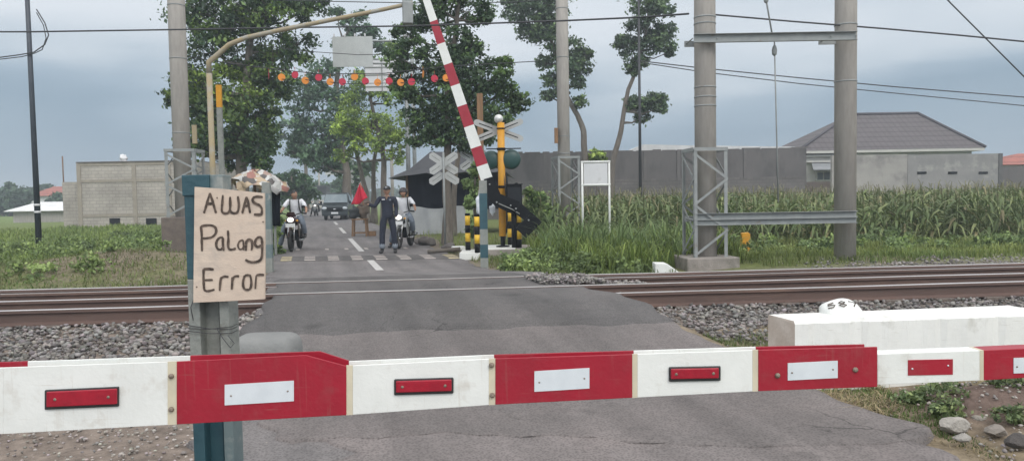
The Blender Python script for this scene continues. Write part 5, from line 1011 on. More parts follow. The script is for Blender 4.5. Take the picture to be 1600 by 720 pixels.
tree('tree behind the middle mast with dark rounded clumps on both sides', 40, (914, 320), [(914, 245), (912, 205), (902, 180), (886, 150), (872, 100), (858, 50), (850, 0)],
     [(812, 22, 28), (838, 20, 28), (865, 15, 24), (822, 50, 20), (852, 55, 24), (800, 5, 18), (872, 78, 20), (852, 95, 15), (895, 75, 22, .2), (908, 100, 20, .2), (890, 110, 22, .15), (905, 130, 14), (860, 125, 14), (855, 150, 11), (875, 140, 14), (905, 160, 12, .5), (916, 85, 12, .4), (860, 35, 25), (830, -10, 30), (870, -15, 30)], .2, 1.0, .2, (.04, .065, .04), (.11, .16, .05))
tree('slim leaning tree in the open with one low clump hanging to its right', 38, (950, 320), [(957, 256), (968, 215), (973, 185), (982, 140), (997, 100), (1008, 60), (1014, 10)],
     [(1008, 8, 22), (1030, 20, 20), (1042, 45, 16), (1020, 45, 22), (995, 40, 17), (1035, 70, 20), (1012, 75, 18), (985, 62, 17), (968, 68, 13), (985, 90, 18), (1002, 98, 14), (988, 110, 11), (1045, 82, 9), (1000, 165, 16), (1018, 160, 18), (1030, 170, 12), (1005, 182, 13), (988, 160, 13), (1028, 155, 14, .2), (1000, -20, 28), (1035, -10, 22)], .18, 1.0, .17, (.04, .065, .04), (.11, .16, .05))
tree('small sparse tree silhouetted against the sky between the two tree masses', 80, (478, 318), [(478, 265), (476, 235), (470, 200)], [(476, 235, 13), (465, 232, 8), (488, 238, 9), (470, 205, 10), (462, 190, 9), (440, 215, 9), (452, 195, 12), (474, 190, 8)], .45, .8, .22, (.045, .08, .06))
rnd = random.Random(12)
def bush(label, Y, clumps, size, base, young, dens=1, tr=.05, name='shrub', by=None):
    x = sum(c[0] for c in clumps)/len(clumps); y0 = max(c[1] for c in clumps)
    o = tree(label, Y, (x, by or y0+12), [(x, y0), (x, min(c[1] for c in clumps))], clumps, size, dens, tr, base, young, 1, name, twigs=False); o['category'] = 'shrub'; return o
bush('dense dark green bush left of the far road, behind the left rider', 58, [(452, 300, 22), (470, 290, 20), (440, 285, 18), (482, 305, 16), (460, 275, 14), (430, 300, 16), (455, 320, 16)], .34, (.035, .07, .035), (.08, .13, .04), 1, .12, 'bush')
bush('faint bluish bush further left along the far road', 95, [(505, 300, 16), (490, 295, 14), (520, 308, 10), (478, 300, 12)], .5, (.05, .085, .055), (.08, .12, .06), .9, .12, 'bush')
bush('feathery pale green shrub growing around the timber post', 18.6, [(742, 268, 11, .8), (735, 288, 12, .8), (747, 300, 13, .7), (738, 318, 13, .7), (744, 343, 12, .6), (738, 362, 11, .5), (752, 255, 8, .8)], .13, (.07, .11, .05), (.17, .23, .09), 1.2, .04, by=390)
bush('leafy shrub behind the black counterweight', 20.5, [(838, 310, 16, .3), (850, 330, 18, .3), (832, 335, 16, .2), (858, 350, 16, .3), (838, 360, 18, .2), (852, 375, 16, .3), (826, 300, 10, .5)], .12, (.06, .10, .035), (.15, .20, .06), 1.1, .03, by=395)
bush('bushy verge greenery right of the patchwork umbrella post', 19, [(433, 345, 9, .6), (430, 365, 11, .5), (428, 385, 12, .4), (436, 395, 9, .4)], .10, (.07, .11, .04), (.15, .2, .06), 1, .03, by=405)
bush('light green young shrub on top of the wall between mast and sign frame', 40, [(932, 240, 9, .9), (940, 246, 8, .9), (925, 246, 8, .8)], .25, (.12, .17, .05), (.22, .28, .06), 1, .05, by=300)
for k, (x, y, Yb, r) in enumerate([(15, 320, 100, 26), (5, 300, 105, 18), (100, 312, 100, 16), (60, 305, 130, 18), (90, 300, 125, 14), (30, 305, 112, 14)]):
    cl = [(x+rnd.uniform(-r, r), y+rnd.uniform(-r*.5, r*.5), r*rnd.uniform(.45, .75)) for _ in range(7)]
    o = tree(['dark round tree at the left edge beyond the shed', 'taller dark tree at the very left edge', 'dark tree beside the wing of the block building', 'flat-topped far tree behind the red roof', 'far tree just left of the block building', 'far tree between the edge trees and the red roof'][k], Yb, (x, 345), [(x, y+8)], cl, .6, .8, .2, (.035, .06, .04), (.06, .09, .045), twigs=False, name='distant_tree')
# roadside row far on the right of the road and left
for k, (x, Yb, top, r) in enumerate([(545, 85, 285, 14), (535, 105, 288, 11), (566, 62, 275, 15), (527, 130, 292, 8), (468, 110, 292, 11), (640, 34, 322, 13)]):
    cl = [(x+rnd.uniform(-r, r), top+rnd.uniform(-r, r*1.2), r*rnd.uniform(.6, .9), .15) for _ in range(7)]
    tree(['roadside tree above the van roof', 'smaller roadside tree left of the van roof', 'roadside tree between van and red flag', 'farthest small roadside tree at the vanishing point', 'roadside tree behind the left rider near the far roofs', 'low green growth beside the tent wall'][k], Yb, (x, 340), [(x, top+14)], cl, .4 if Yb > 50 else .2, .9, .18, (.04, .07, .04), (.09, .13, .05), twigs=False)
# distant wood along the horizon
pts_ = []
for i in range(420):
    x = -230+460*i/420+rnd.uniform(-1, 1); y = 205+rnd.uniform(-14, 14); pts_.append((Vector((x, y, 2.2+1.3*math.sin(x*.05)+rnd.uniform(-1, 1))), rnd.uniform(1.8, 3.6), .1))
V, Q, T = leaves(pts_, 1.2, .8, (.04, .065, .045), (.06, .09, .05)); tag(np_mesh('distant_wood', V, Q, leaf, None, T), kind='stuff')
# ---- grass
nofoot = lambda X, Y_: ~((X > 2.55) & (X < 4.3) & (Y_ < 12.95))
def blades(name, regs, m=None):
    VV, QQ, TT = [], [], []; off = 0
    for (X, Y_, hmin, hmax, wd, c1, c2, lean) in regs:
        kf = nofoot(X, Y_); X = X[kf]; Y_ = Y_[kf]
        n = len(X); z = gh(X, Y_)-.01; h = rng.uniform(hmin, hmax, n)*np.clip(.75+.35*fbm(X, Y_, 1.7), .4, 1.3); th = rng.uniform(0, 2*PI, n); ln = rng.uniform(.2, 1, n)*lean*h; dx, dy = np.cos(th), np.sin(th); px_, py_ = -dy, dx
        w_ = wd*rng.uniform(.6, 1.4, n); lv = []
        for k, (hz, of, ww) in enumerate([(0, 0, 1), (.42, .12, .95), (.78, .45, .65), (1, 1, .08)]):
            cx_ = X+dx*ln*of; cy_ = Y_+dy*ln*of; cz = z+h*(hz-.25*lean*of*of*.6); lv.append(np.c_[cx_+px_*w_*ww/2, cy_+py_*w_*ww/2, cz]); lv.append(np.c_[cx_-px_*w_*ww/2, cy_-py_*w_*ww/2, cz])
        V = np.stack(lv, 1).reshape(-1, 3); b0 = (np.arange(n)*8)[:, None]+off; Q = np.concatenate([b0+np.array([[2*k, 2*k+1, 2*k+3, 2*k+2]]) for k in range(3)])
        mixv = np.clip(rng.uniform(0, 1, n)*.6+.4*(fbm(X, Y_, .9)*.6+.5), 0, 1)[:, None]; t = (np.array(c1)*(1-mixv)+np.array(c2)*mixv)*rng.uniform(.7, 1.3, (n, 1))
        VV.append(V); QQ.append(Q); TT.append(np.repeat(t, 8, 0)); off += len(V)
    return tag(np_mesh(name, np.concatenate(VV), np.concatenate(QQ), m or grassm, None, np.concatenate(TT)), kind='stuff')
def reg(n, x0, x1, y0, y1, keep, hmin, hmax, wd, c1, c2, lean=.6):
    X, Y_ = scatter(n, x0, x1, y0, y1, keep); return (X, Y_, hmin, hmax, wd, c1, c2, lean)
GR, YG, DRY, DK = (.10, .16, .045), (.24, .29, .07), (.34, .28, .17), (.06, .1, .03)
R_ = lambda X, Y_, d=2.25: ss(X, Y_) > d
noslab = lambda X, Y_: ~((np.abs(X+.1) < 1.0) & (np.abs(Y_-17.1) < 1.0))
regs = [
 reg(52000, -.9, 16, 11.2, 21, lambda X, Y_: R_(X, Y_) & noslab(X, Y_) & nofoot(X, Y_) & (tt(X, Y_) > 1.75+fbm(X, Y_, 1)*.2+np.where(X > 4, 1.1, 0)), .08, .27, .013, GR, (.21, .24, .08), .9),
 reg(12000, 4, 16, 13.4, 19, lambda X, Y_: tt(X, Y_) > 3.0, .10, .30, .014, (.14, .19, .05), (.26, .29, .08), .7),
 reg(9000, .1, 4.1, 12.0, 19, lambda X, Y_: R_(X, Y_, 3.2) & noslab(X, Y_) & (tt(X, Y_) > 2.1) & (rng.random(len(X)) < .4+.6*(fbm(X, Y_, 1.3) > 0)), .4, .85, .022, GR, YG, 1.0),
 reg(3600, .6, 4.3, 13.5, 18.5, lambda X, Y_: (fbm(X, Y_, 1.5) > -.1) & noslab(X, Y_), .75, 1.25, .028, (.09, .15, .05), (.20, .26, .11), 1.1),
 reg(34000, -14, -4.6, 10.9, 30, lambda X, Y_: (ss(X, Y_) < -2.3) & (tt(X, Y_) > 1.5+fbm(X, Y_, 1)*.3) & (rng.random(len(X)) < np.clip(1.1-.7*np.exp(-((X+7.4)/2.0)**2-((Y_-13.2)/1.3)**2), .3, 1)), .05, .17, .016, GR, (.20, .22, .09), .9),
 reg(26000, -26, -6, 16, 44, lambda X, Y_: (ss(X, Y_) < -2.6), .15, .38, .035, (.11, .17, .05), (.24, .30, .08), .8),
 reg(30000, 1.6, 4.6, 3.3, 5.1, lambda X, Y_: (ss(X, Y_) > 2.16) & (np.exp(-((X-3.05)/.4)**2-((Y_-4.55)/.3)**2) < .55) & (fbm(X, Y_, 3.0) > -.3), .02, .07, .006, GR, (.13, .17, .05), .9),
 reg(20000, 1.5, 4.2, 3.0, 5.6, lambda X, Y_: (ss(X, Y_) > 2.1) & (fbm(X, Y_, 2.0) < .35) & (rng.random(len(X)) < np.clip(1.6-.5*(X-2.0)-.2*(Y_-3.5), .12, 1)), .04, .13, .005, DRY, (.38, .31, .18), 2.6),
 reg(4500, 1.6, 2.8, 5.0, 6.6, lambda X, Y_: (ss(X, Y_) > 2.14), .03, .10, .006, GR, (.15, .17, .07), 1.2),
 reg(1200, -2.4, -1.3, 16, 19.5, lambda X, Y_: (ss(X, Y_) > 2.0) & (ss(X, Y_) < 3.1), .04, .14, .01, GR, DRY, 1.2),
 reg(42000, -14, -4.6, 10.9, 18, lambda X, Y_: (ss(X, Y_) < -2.3) & (tt(X, Y_) > 1.5+fbm(X, Y_, 1)*.3) & (rng.random(len(X)) < .5+.5*fbm(X, Y_, 2.2)), .02, .08, .014, (.13, .15, .06), (.26, .24, .13), 1.0),
 reg(9000, -14, -6, 18, 50, lambda X, Y_: (ss(X, Y_) < -2.25) & (ss(X, Y_) > -3.4), .12, .4, .02, GR, YG, .8),
 reg(9000, -16, 0, 20, 60, lambda X, Y_: (ss(X, Y_) > 2.2) & (ss(X, Y_) < 4.5), .08, .3, .02, GR, YG, .8),
 reg(2600, -1.6, .6, 12.6, 16.4, lambda X, Y_: (ss(X, Y_) > 2.1), .05, .22, .012, GR, (.22, .20, .08), .9),
]
blades('grass', regs)
# broad-leaf weeds (ground cover)
cs = []
for i in range(80):
    X = rnd.uniform(-14, -6.2); Y_ = rnd.uniform(15.5, 26)
    if ss(X, Y_) < -3: cs.append((Vector((X, Y_, float(gh(X, Y_))+.22)), rnd.uniform(.2, .5), rnd.uniform(.2, .9)))
for i in range(34):
    X = rnd.uniform(-13, -6.4); Y_ = rnd.uniform(11.3, 15.5)
    cs.append((Vector((X, Y_, float(gh(X, Y_))+.03)), rnd.uniform(.1, .3), rnd.uniform(.3, .9)))
for i in range(60):
    X = rnd.uniform(0, 4.4); Y_ = rnd.uniform(11.8, 14.5)
    if 2.3 < X < 4.5 and Y_ < 13.6: continue
    if True: cs.append((Vector((X, Y_, float(gh(X, Y_))+.12)), rnd.uniform(.15, .32), rnd.uniform(.2, .8)))
for i in range(60):
    X = rnd.uniform(4.2, 16); Y_ = rnd.uniform(14.8, 18.5); cs.append((Vector((X, Y_, float(gh(X, Y_))+.15)), rnd.uniform(.15, .35), rnd.uniform(.0, .7)))
V, Q, T = leaves(cs, .075, .55, (.06, .09, .035), (.13, .17, .055)); tag(np_mesh('weeds', V, Q, leaf, None, T), kind='stuff')
cs = []
for i in range(26):
    X = rnd.uniform(2.1, 4.2); Y_ = rnd.uniform(4.2, 5.0)
    if ss(X, Y_) > 2.3: cs.append((Vector((X, Y_, float(gh(X, Y_))+.02)), rnd.uniform(.05, .13), rnd.uniform(.0, .5)))
V, Q, T = leaves(cs, .032, .7, (.06, .09, .04), (.15, .18, .07)); tag(np_mesh('verge_weeds', V, Q, leaf, None, T), kind='stuff')
# ---- corn
def corn():
    rows = []; 
    for r_ in np.arange(19.5, 43, .72):
        x = .4+(r_-19.5)*.02
        while x < r_*.78: rows.append((x+rnd.uniform(-.09, .09), r_+rnd.uniform(-.12, .12)+.084*x*.4)); x += .22 if r_ < 26 else .34
    P0 = np.array(rows); P0 = P0[P0[:, 1] < 44]
    VV, QQ, TT = [], [], []; off = 0; n = len(P0); X, Y_ = P0.T; z = gh(X, Y_); H = rng.uniform(.95, 1.5, n)*(1+.05*fbm(X, Y_, .4))
    H = np.where(Y_ < 21, H*.92, H)
    def add(lv, k, t):
        nonlocal off
        V = np.stack(lv, 1).reshape(-1, 3); b0 = (np.arange(len(t))*2*k)[:, None]+off; QQ.append(np.concatenate([b0+np.array([[2*j, 2*j+1, 2*j+3, 2*j+2]]) for j in range(k-1)])); VV.append(V); TT.append(np.repeat(t, 2*k, 0)); off += len(V)
    for a in (0, PI/2): add([np.c_[X+math.cos(a)*s*.014, Y_+math.sin(a)*s*.014, z+H*hz] for hz in (0, .5, .95) for s in (1, -1)], 3, np.tile([[.12, .15, .06]], (n, 1)))
    NL = 11
    for L_ in range(NL):
        h0 = z+H*(.14+.80*L_/NL); az = rng.uniform(0, 2*PI, n); ln = rng.uniform(.35, .62, n)*(1-.35*abs(L_/NL-.5)); w_ = rng.uniform(.05, .085, n); rise = rng.uniform(.15, .4, n); dx, dy = np.cos(az), np.sin(az); lv = []
        for (u_, wz) in ((0, .5), (.3, 1), (.65, .85), (1, .05)):
            cx_ = X+dx*ln*u_; cy_ = Y_+dy*ln*u_; cz = h0+rise*u_*1.3-(rise+.28)*u_*u_*1.2
            lv += [np.c_[cx_-dy*w_*wz/2, cy_+dx*w_*wz/2, cz], np.c_[cx_+dy*w_*wz/2, cy_-dx*w_*wz/2, cz+.02]]
        c = np.array([.095, .14, .05])+rng.random((n, 1))**2*np.array([.17, .16, .08]); dry = (rng.random(n) < (.05 if L_ > 2 else .3))[:, None]; c = np.where(dry, np.array([.26, .23, .12])*rng.uniform(.6, 1.2, (n, 1)), c); add(lv, 4, c)
    for a in range(2):
        az = rng.uniform(0, 2*PI, n); dx, dy = np.cos(az), np.sin(az); add([np.c_[X+dx*.11*u_*u_-dy*s*.008, Y_+dy*.11*u_*u_+dx*s*.008, z+H*.93+.28*u_-.05*u_*u_] for u_ in (0, .5, 1) for s in (1, -1)], 3, np.tile([[.24, .23, .13]], (n, 1))*rng.uniform(.7, 1.2, (n, 1)))
    return tag(np_mesh('corn_field', np.concatenate(VV), np.concatenate(QQ), cornm, None, np.concatenate(TT)), kind='stuff')
corn()
# ---------------------------------------------------------------- people
def skin(name, chains, m, parent, sub=1, extra=None):
    """chains: list of lists of (co, (rx, ry)); first joint of later chains may reference index via ('@', i)"""
    vs, es, rs = [], [], []
    for ch in chains:
        prev = None
        for it in ch:
            if it[0] == '@': idx = it[1]
            else: idx = len(vs); vs.append(tuple(it[0])); rs.append(it[1] if isinstance(it[1], tuple) else (it[1], it[1]))
            if prev is not None: es.append((prev, idx))
            prev = idx
    me = bpy.data.meshes.new('tmp'); me.from_pydata(vs, es, []); o = bpy.data.objects.new('tmp', me); COL.objects.link(o)
    md = o.modifiers.new('s', 'SKIN'); md.use_smooth_shade = True
    for i, r in enumerate(rs): me.skin_vertices[0].data[i].radius = r
    me.skin_vertices[0].data[0].use_root = True
    o.modifiers.new('u', 'SUBSURF').levels = sub; o.modifiers['u'].render_levels = sub
    dg = bpy.context.evaluated_depsgraph_get(); ev = o.evaluated_get(dg); nm = bpy.data.meshes.new_from_object(ev); bpy.data.objects.remove(o)
    nm.name = name; nm.materials.clear(); nm.materials.append(m)
    if extra:
        import bmesh
        bm = bmesh.new(); bm.from_mesh(nm); n0 = len(bm.verts)
        vv = [bm.verts.new(v) for v in extra.v]
        for f in extra.f:
            try: bm.faces.new([vv[i] for i in dict.fromkeys(f)])
            except ValueError: pass
        bmesh.ops.remove_doubles(bm, verts=bm.verts[n0:] if False else list(bm.verts)[n0:], dist=1e-5); bm.to_mesh(nm); bm.free()
    nm.polygons.foreach_set('use_smooth', [True]*len(nm.polygons))
    r = bpy.data.objects.new(name, nm); COL.objects.link(r); r.parent = parent; return r
def headmesh(c, yaw, pitch=0):
    Mh = Matrix.Rotation(yaw, 3, 'Z') @ Matrix.Rotation(pitch, 3, 'X')
    def sh(v):
        x, y, z = v
        k = 1-.28*max(0, -z/.12)**1.3; x *= k; y *= (1-.12*max(0, -z/.12))
        if y < 0:
            y += -.016*math.exp(-(x/.014)**2-((z+.005)/.022)**2)*1.6      # nose
            y += .008*math.exp(-((abs(x)-.03)/.015)**2-((z-.018)/.012)**2)  # sockets
            y += -.007*math.exp(-(x/.02)**2-((z+.045)/.012)**2)-.008*math.exp(-(x/.025)**2-((z+.088)/.018)**2)
        return Mh @ Vector((x, y, z))
    b = MB(); b.ell(c, (.076, .094, .122), 28, 20, 0, sh)
    for s in (1, -1): b.ell(Vector(c)+Mh @ Vector((s*.078, .008, .0)), (.010, .018, .032), 8, 6)
    return b, Mh
def hand(w, d, side, curl=.5, up=Vector((0, -1, 0))):
    """chains for palm+fingers from wrist w along d"""
    d = d.normalized(); s = d.cross(up).normalized()*side; n_ = s.cross(d).normalized()
    out = [[(w+d*.04, (.030, .016)), (w+d*.09, (.034, .014))]]
    for i, (o_, L_) in enumerate([(-.028, .06), (-.009, .075), (.010, .07), (.028, .055)]):
        a = w+d*.088+s*o_; m1 = a+d*L_*.5+n_*L_*.15*curl; e_ = m1+(d*(1-curl)+n_*curl*1.1).normalized()*L_*.5
        out.append([(a, .0095), (m1, .009), (e_, .0075)])
    t0 = w+d*.03-s*.028; out.append([(t0, .011), (t0+d*.03-s*.022+n_*.008, .010), (t0+d*.058-s*.028+n_*.02, .008)]); return out
def person(name_lab, loc, rz, J, top, legs, cat='person', shoes=None, head_yaw=0, hairy=True, headgear=None, sleeves='long', grp=None, cuffs=None, hands_up=Vector((0, -1, 0))):
    V_ = Vector; J = {k: (V_(v) if isinstance(v, tuple) else v) for k, v in J.items()}; o = empty('person', loc, name_lab, cat, grp, rz)
    pel, wai, che, nek, hd = J['pelvis'], J['waist'], J['chest'], J['neck'], J['head']
    body = [[(pel, (.095, .075)), (wai, (.105, .078)), (che, (.145, .095)), (nek+V_((0, 0, -.05)), (.07, .06)), (nek, (.048, .05)), (hd+V_((0, .01, -.06)), (.045, .05))]]
    for s in 'LR':
        sh_, el, wr = J['sh'+s], J['el'+s], J['wr'+s]; hp, kn, an = J['hp'+s], J['kn'+s], J['an'+s]
        body.append([('@', 2), (sh_, .048), (sh_.lerp(el, .5), .043), (el, .036), (el.lerp(wr, .4), .036), (wr, .024)])
        body.append([('@', 0), (hp, .052), (hp.lerp(kn, .5), .058), (kn, .053), (kn.lerp(an, .35), .052), (an, .034)])
    # hands: continue from wrists as own chains inside the same mesh
    idx = 0; ch = []; cnt = 0
    for c_ in body: 
        n_ = sum(1 for it in c_ if it[0] != '@'); ch.append(c_); cnt += n_
    for s, sd_ in (('L', 1), ('R', -1)):
        d_ = (J['wr'+s]-J['el'+s]); ch += hand(J['wr'+s], d_, sd_, .75 if J.get('grip') else .45, hands_up)
    hb_, Mh = headmesh(hd, head_yaw)
    skin('body', ch, M['skin'], o, 1, hb_)
    # features
    f = MB(); g = MB(); l_ = MB()
    for s in (1, -1):
        g.ell(hd+Mh @ V_((s*.030, -.083, .018)), (.013, .006, .006), 8, 6); f.ell(hd+Mh @ V_((s*.030, -.0875, .018)), (.006, .004, .006), 8, 6); f.ell(hd+Mh @ V_((s*.030, -.088, .036)), (.017, .004, .0035), 8, 6)
    l_.ell(hd+Mh @ V_((0, -.092, -.046)), (.022, .006, .006), 8, 6)
    g.build('eye_white', M['eyewhite'], o, world=False); f.build('eyes_and_brows', M['eye'], o, world=False); l_.build('lips', M['lips'], o, world=False)
    if hairy:
        h = MB(); h.ell(hd+Mh @ V_((0, .012, .022)), (.084, .098, .112), 24, 14, 0, lambda v: Mh @ V_((v.x, v.y, max(v.z, -.03 if v.y > 0 else (.028 if v.y < -.02 else -.01)) + .004*math.sin(v.x*160)))); h.build('hair', M['hair'], o, world=False)
    # shirt
    tm, lm = top, legs; f_ = 1.18
    ch = [[(pel+V_((0, .0, -.09)), (.152, .12)), (pel, (.158, .126)), (wai, (.152, .122)), (che, (.168, .118)), (nek+V_((0, .0, -.055)), (.088, .075)), (nek+V_((0, 0, -.025)), (.062, .062))]]
    for s in 'LR':
        sh_, el, wr = J['sh'+s], J['el'+s], J['wr'+s]
        if sleeves == 'long': ch.append([('@', 3), (sh_, .066), (sh_.lerp(el, .5), .062), (el, .052), (el.lerp(wr, .5), .05), (el.lerp(wr, .92), .044)])
        else: ch.append([('@', 3), (sh_, .066), (sh_.lerp(el, .5), .070), (sh_.lerp(el, .82), .068)])
    skin('shirt' if sleeves != 'long' else 'coverall_top', ch, tm, o, 1)
    ch = [[(pel+V_((0, 0, .13)), (.146, .116)), (pel, (.150, .122)), (pel+V_((0, 0, -.05)), (.12, .11))]]
    for s in 'LR':
        hp, kn, an = J['hp'+s], J['kn'+s], J['an'+s]; ch.append([('@', 1), (hp, .098), (hp.lerp(kn, .5), .094), (kn, .078), (kn.lerp(an, .45), .078), (kn.lerp(an, .93), .074)])
    skin('trousers', ch, lm, o, 1)
    if cuffs:
        for s in 'LR':
            kn, an = J['kn'+s], J['an'+s]; skin('cuff', [[(kn.lerp(an, .52), .070), (kn.lerp(an, .70), .084), (kn.lerp(an, .99), .086)]], cuffs, o, 1)
    for s in 'LR':
        an = J['an'+s]; fd = J.get('foot'+s, V_((0, -1, 0))).normalized() if 'foot'+s in J else V_((.12 if s == 'L' else -.12, -1, 0)).normalized()
        skin('shoe', [[(an+V_((0, .01, .05)), (.052, .054)), (an+V_((0, .02, -.02)), (.052, .056)), (an+V_((0, 0, -.045))+fd*.07, (.055, .046)), (an+V_((0, 0, -.056))+fd*.20, (.052, .034))]], shoes or M['blackplastic'], o, 1)
    return o, hd, Mh
def cap(o, hd, Mh):
    b = MB(); b.ell(hd+Mh @ Vector((0, .008, .045)), (.092, .104, .088), 24, 12, 0, lambda v: Mh @ Vector((v.x, v.y, max(v.z, -.01)))); 
    br = []
    for k in range(9):
        a = PI+PI*k/8; br.append(Mh @ Vector((.082*math.cos(a), -.07+.10*math.sin(a), .043)))
    b.prism([hd+p for p in br]+[hd+Mh @ Vector((.07, -.05, .05)), hd+Mh @ Vector((-.07, -.05, .05))], (0, 0, .008)); c = b.build('cap', M['blackplastic'], o, world=False)
    b = MB(); b.ell(hd+Mh @ Vector((0, -.092, .082)), (.024, .006, .016), 10, 6); b.build('cap_badge', M['chrome'], c, world=False)
STAND = dict(pelvis=(0, 0, .93), waist=(0, 0, 1.07), chest=(0, 0, 1.28), neck=(0, .0, 1.455), head=(0, -.01, 1.56),
  shL=(.185, 0, 1.385), elL=(.225, .02, 1.12), wrL=(.215, -.06, .885), shR=(-.185, 0, 1.385), elR=(-.30, -.10, 1.17), wrR=(-.47, -.20, 1.235),
  hpL=(.095, 0, .89), knL=(.15, -.02, .49), anL=(.17, .02, .085), hpR=(-.095, 0, .89), knR=(-.14, -.02, .49), anR=(-.155, .0, .085), grip=1)
Yg = 18.6; gp_ = P(607, 396, Yg); gz = float(zroad(tt(gp_.x, Yg)))+.004
o, hd, Mh = person('standing guard in a navy coverall and black cap holding out a red flag', (gp_.x, Yg, gz), .05, STAND, M['navy'], M['navy'], cuffs=M['denimcuff'], head_yaw=-.12)
cap(o, hd, Mh)
for s in o.children: pass
b = MB(); b.box((-.08, -.123, 1.345), (.075, .006, .022)); b.build('name_tape', M['whiteboard'], o, world=False)
b = MB(); b.lathe((.085, -.112, 1.33), [(.028, 0), (.028, .006)], 14, (0, -1, 0)); b.build('chest_badge', M['greypants'], o, world=False)
b = MB(); b.prism([(-.04, -.10, 1.43), (.0, -.125, 1.33), (.04, -.10, 1.43), (.02, -.09, 1.44), (-.02, -.09, 1.44)], (0, -.004, 0)); b.build('open_collar', M['rust'], o, world=False)
# flag in his right hand
hnd = Vector((gp_.x, Yg, gz))+Matrix.Rotation(.05, 3, 'Z') @ Vector((-.56, -.245, 1.265))
fl_ = empty('signal_flag', hnd, 'limp red flag on a short stick held out by the guard', 'flag')
tip = P(563, 286, Yg-.25); b = MB(); b.tube([hnd+(hnd-tip)*.12, hnd, tip], .012, 8); b.build('stick', M['wood'], fl_)
b = MB(); n = 14; v = []
A_ = tip; B_ = P(574, 309, Yg-.25); C_ = P(548, 320, Yg-.25); D_2 = P(566, 318, Yg-.25)
for i in range(n+1):
    for j in range(n+1):
        s, t = i/n, j/n; p = A_.lerp(B_, t).lerp(A_.lerp(C_, t), s); p = p+Vector((0, .05*math.sin(s*13+t*2)*t, -.05*t*math.sin(s*PI)+.015*math.sin(s*9))); v.append(p)
b.add(v, [(i*(n+1)+j, i*(n+1)+j+1, (i+1)*(n+1)+j+1, (i+1)*(n+1)+j) for i in range(n) for j in range(n)], 0, True); fc = b.build('cloth', M['flag'], fl_); sm_ = fc.modifiers.new('t', 'SOLIDIFY'); sm_.thickness = .004
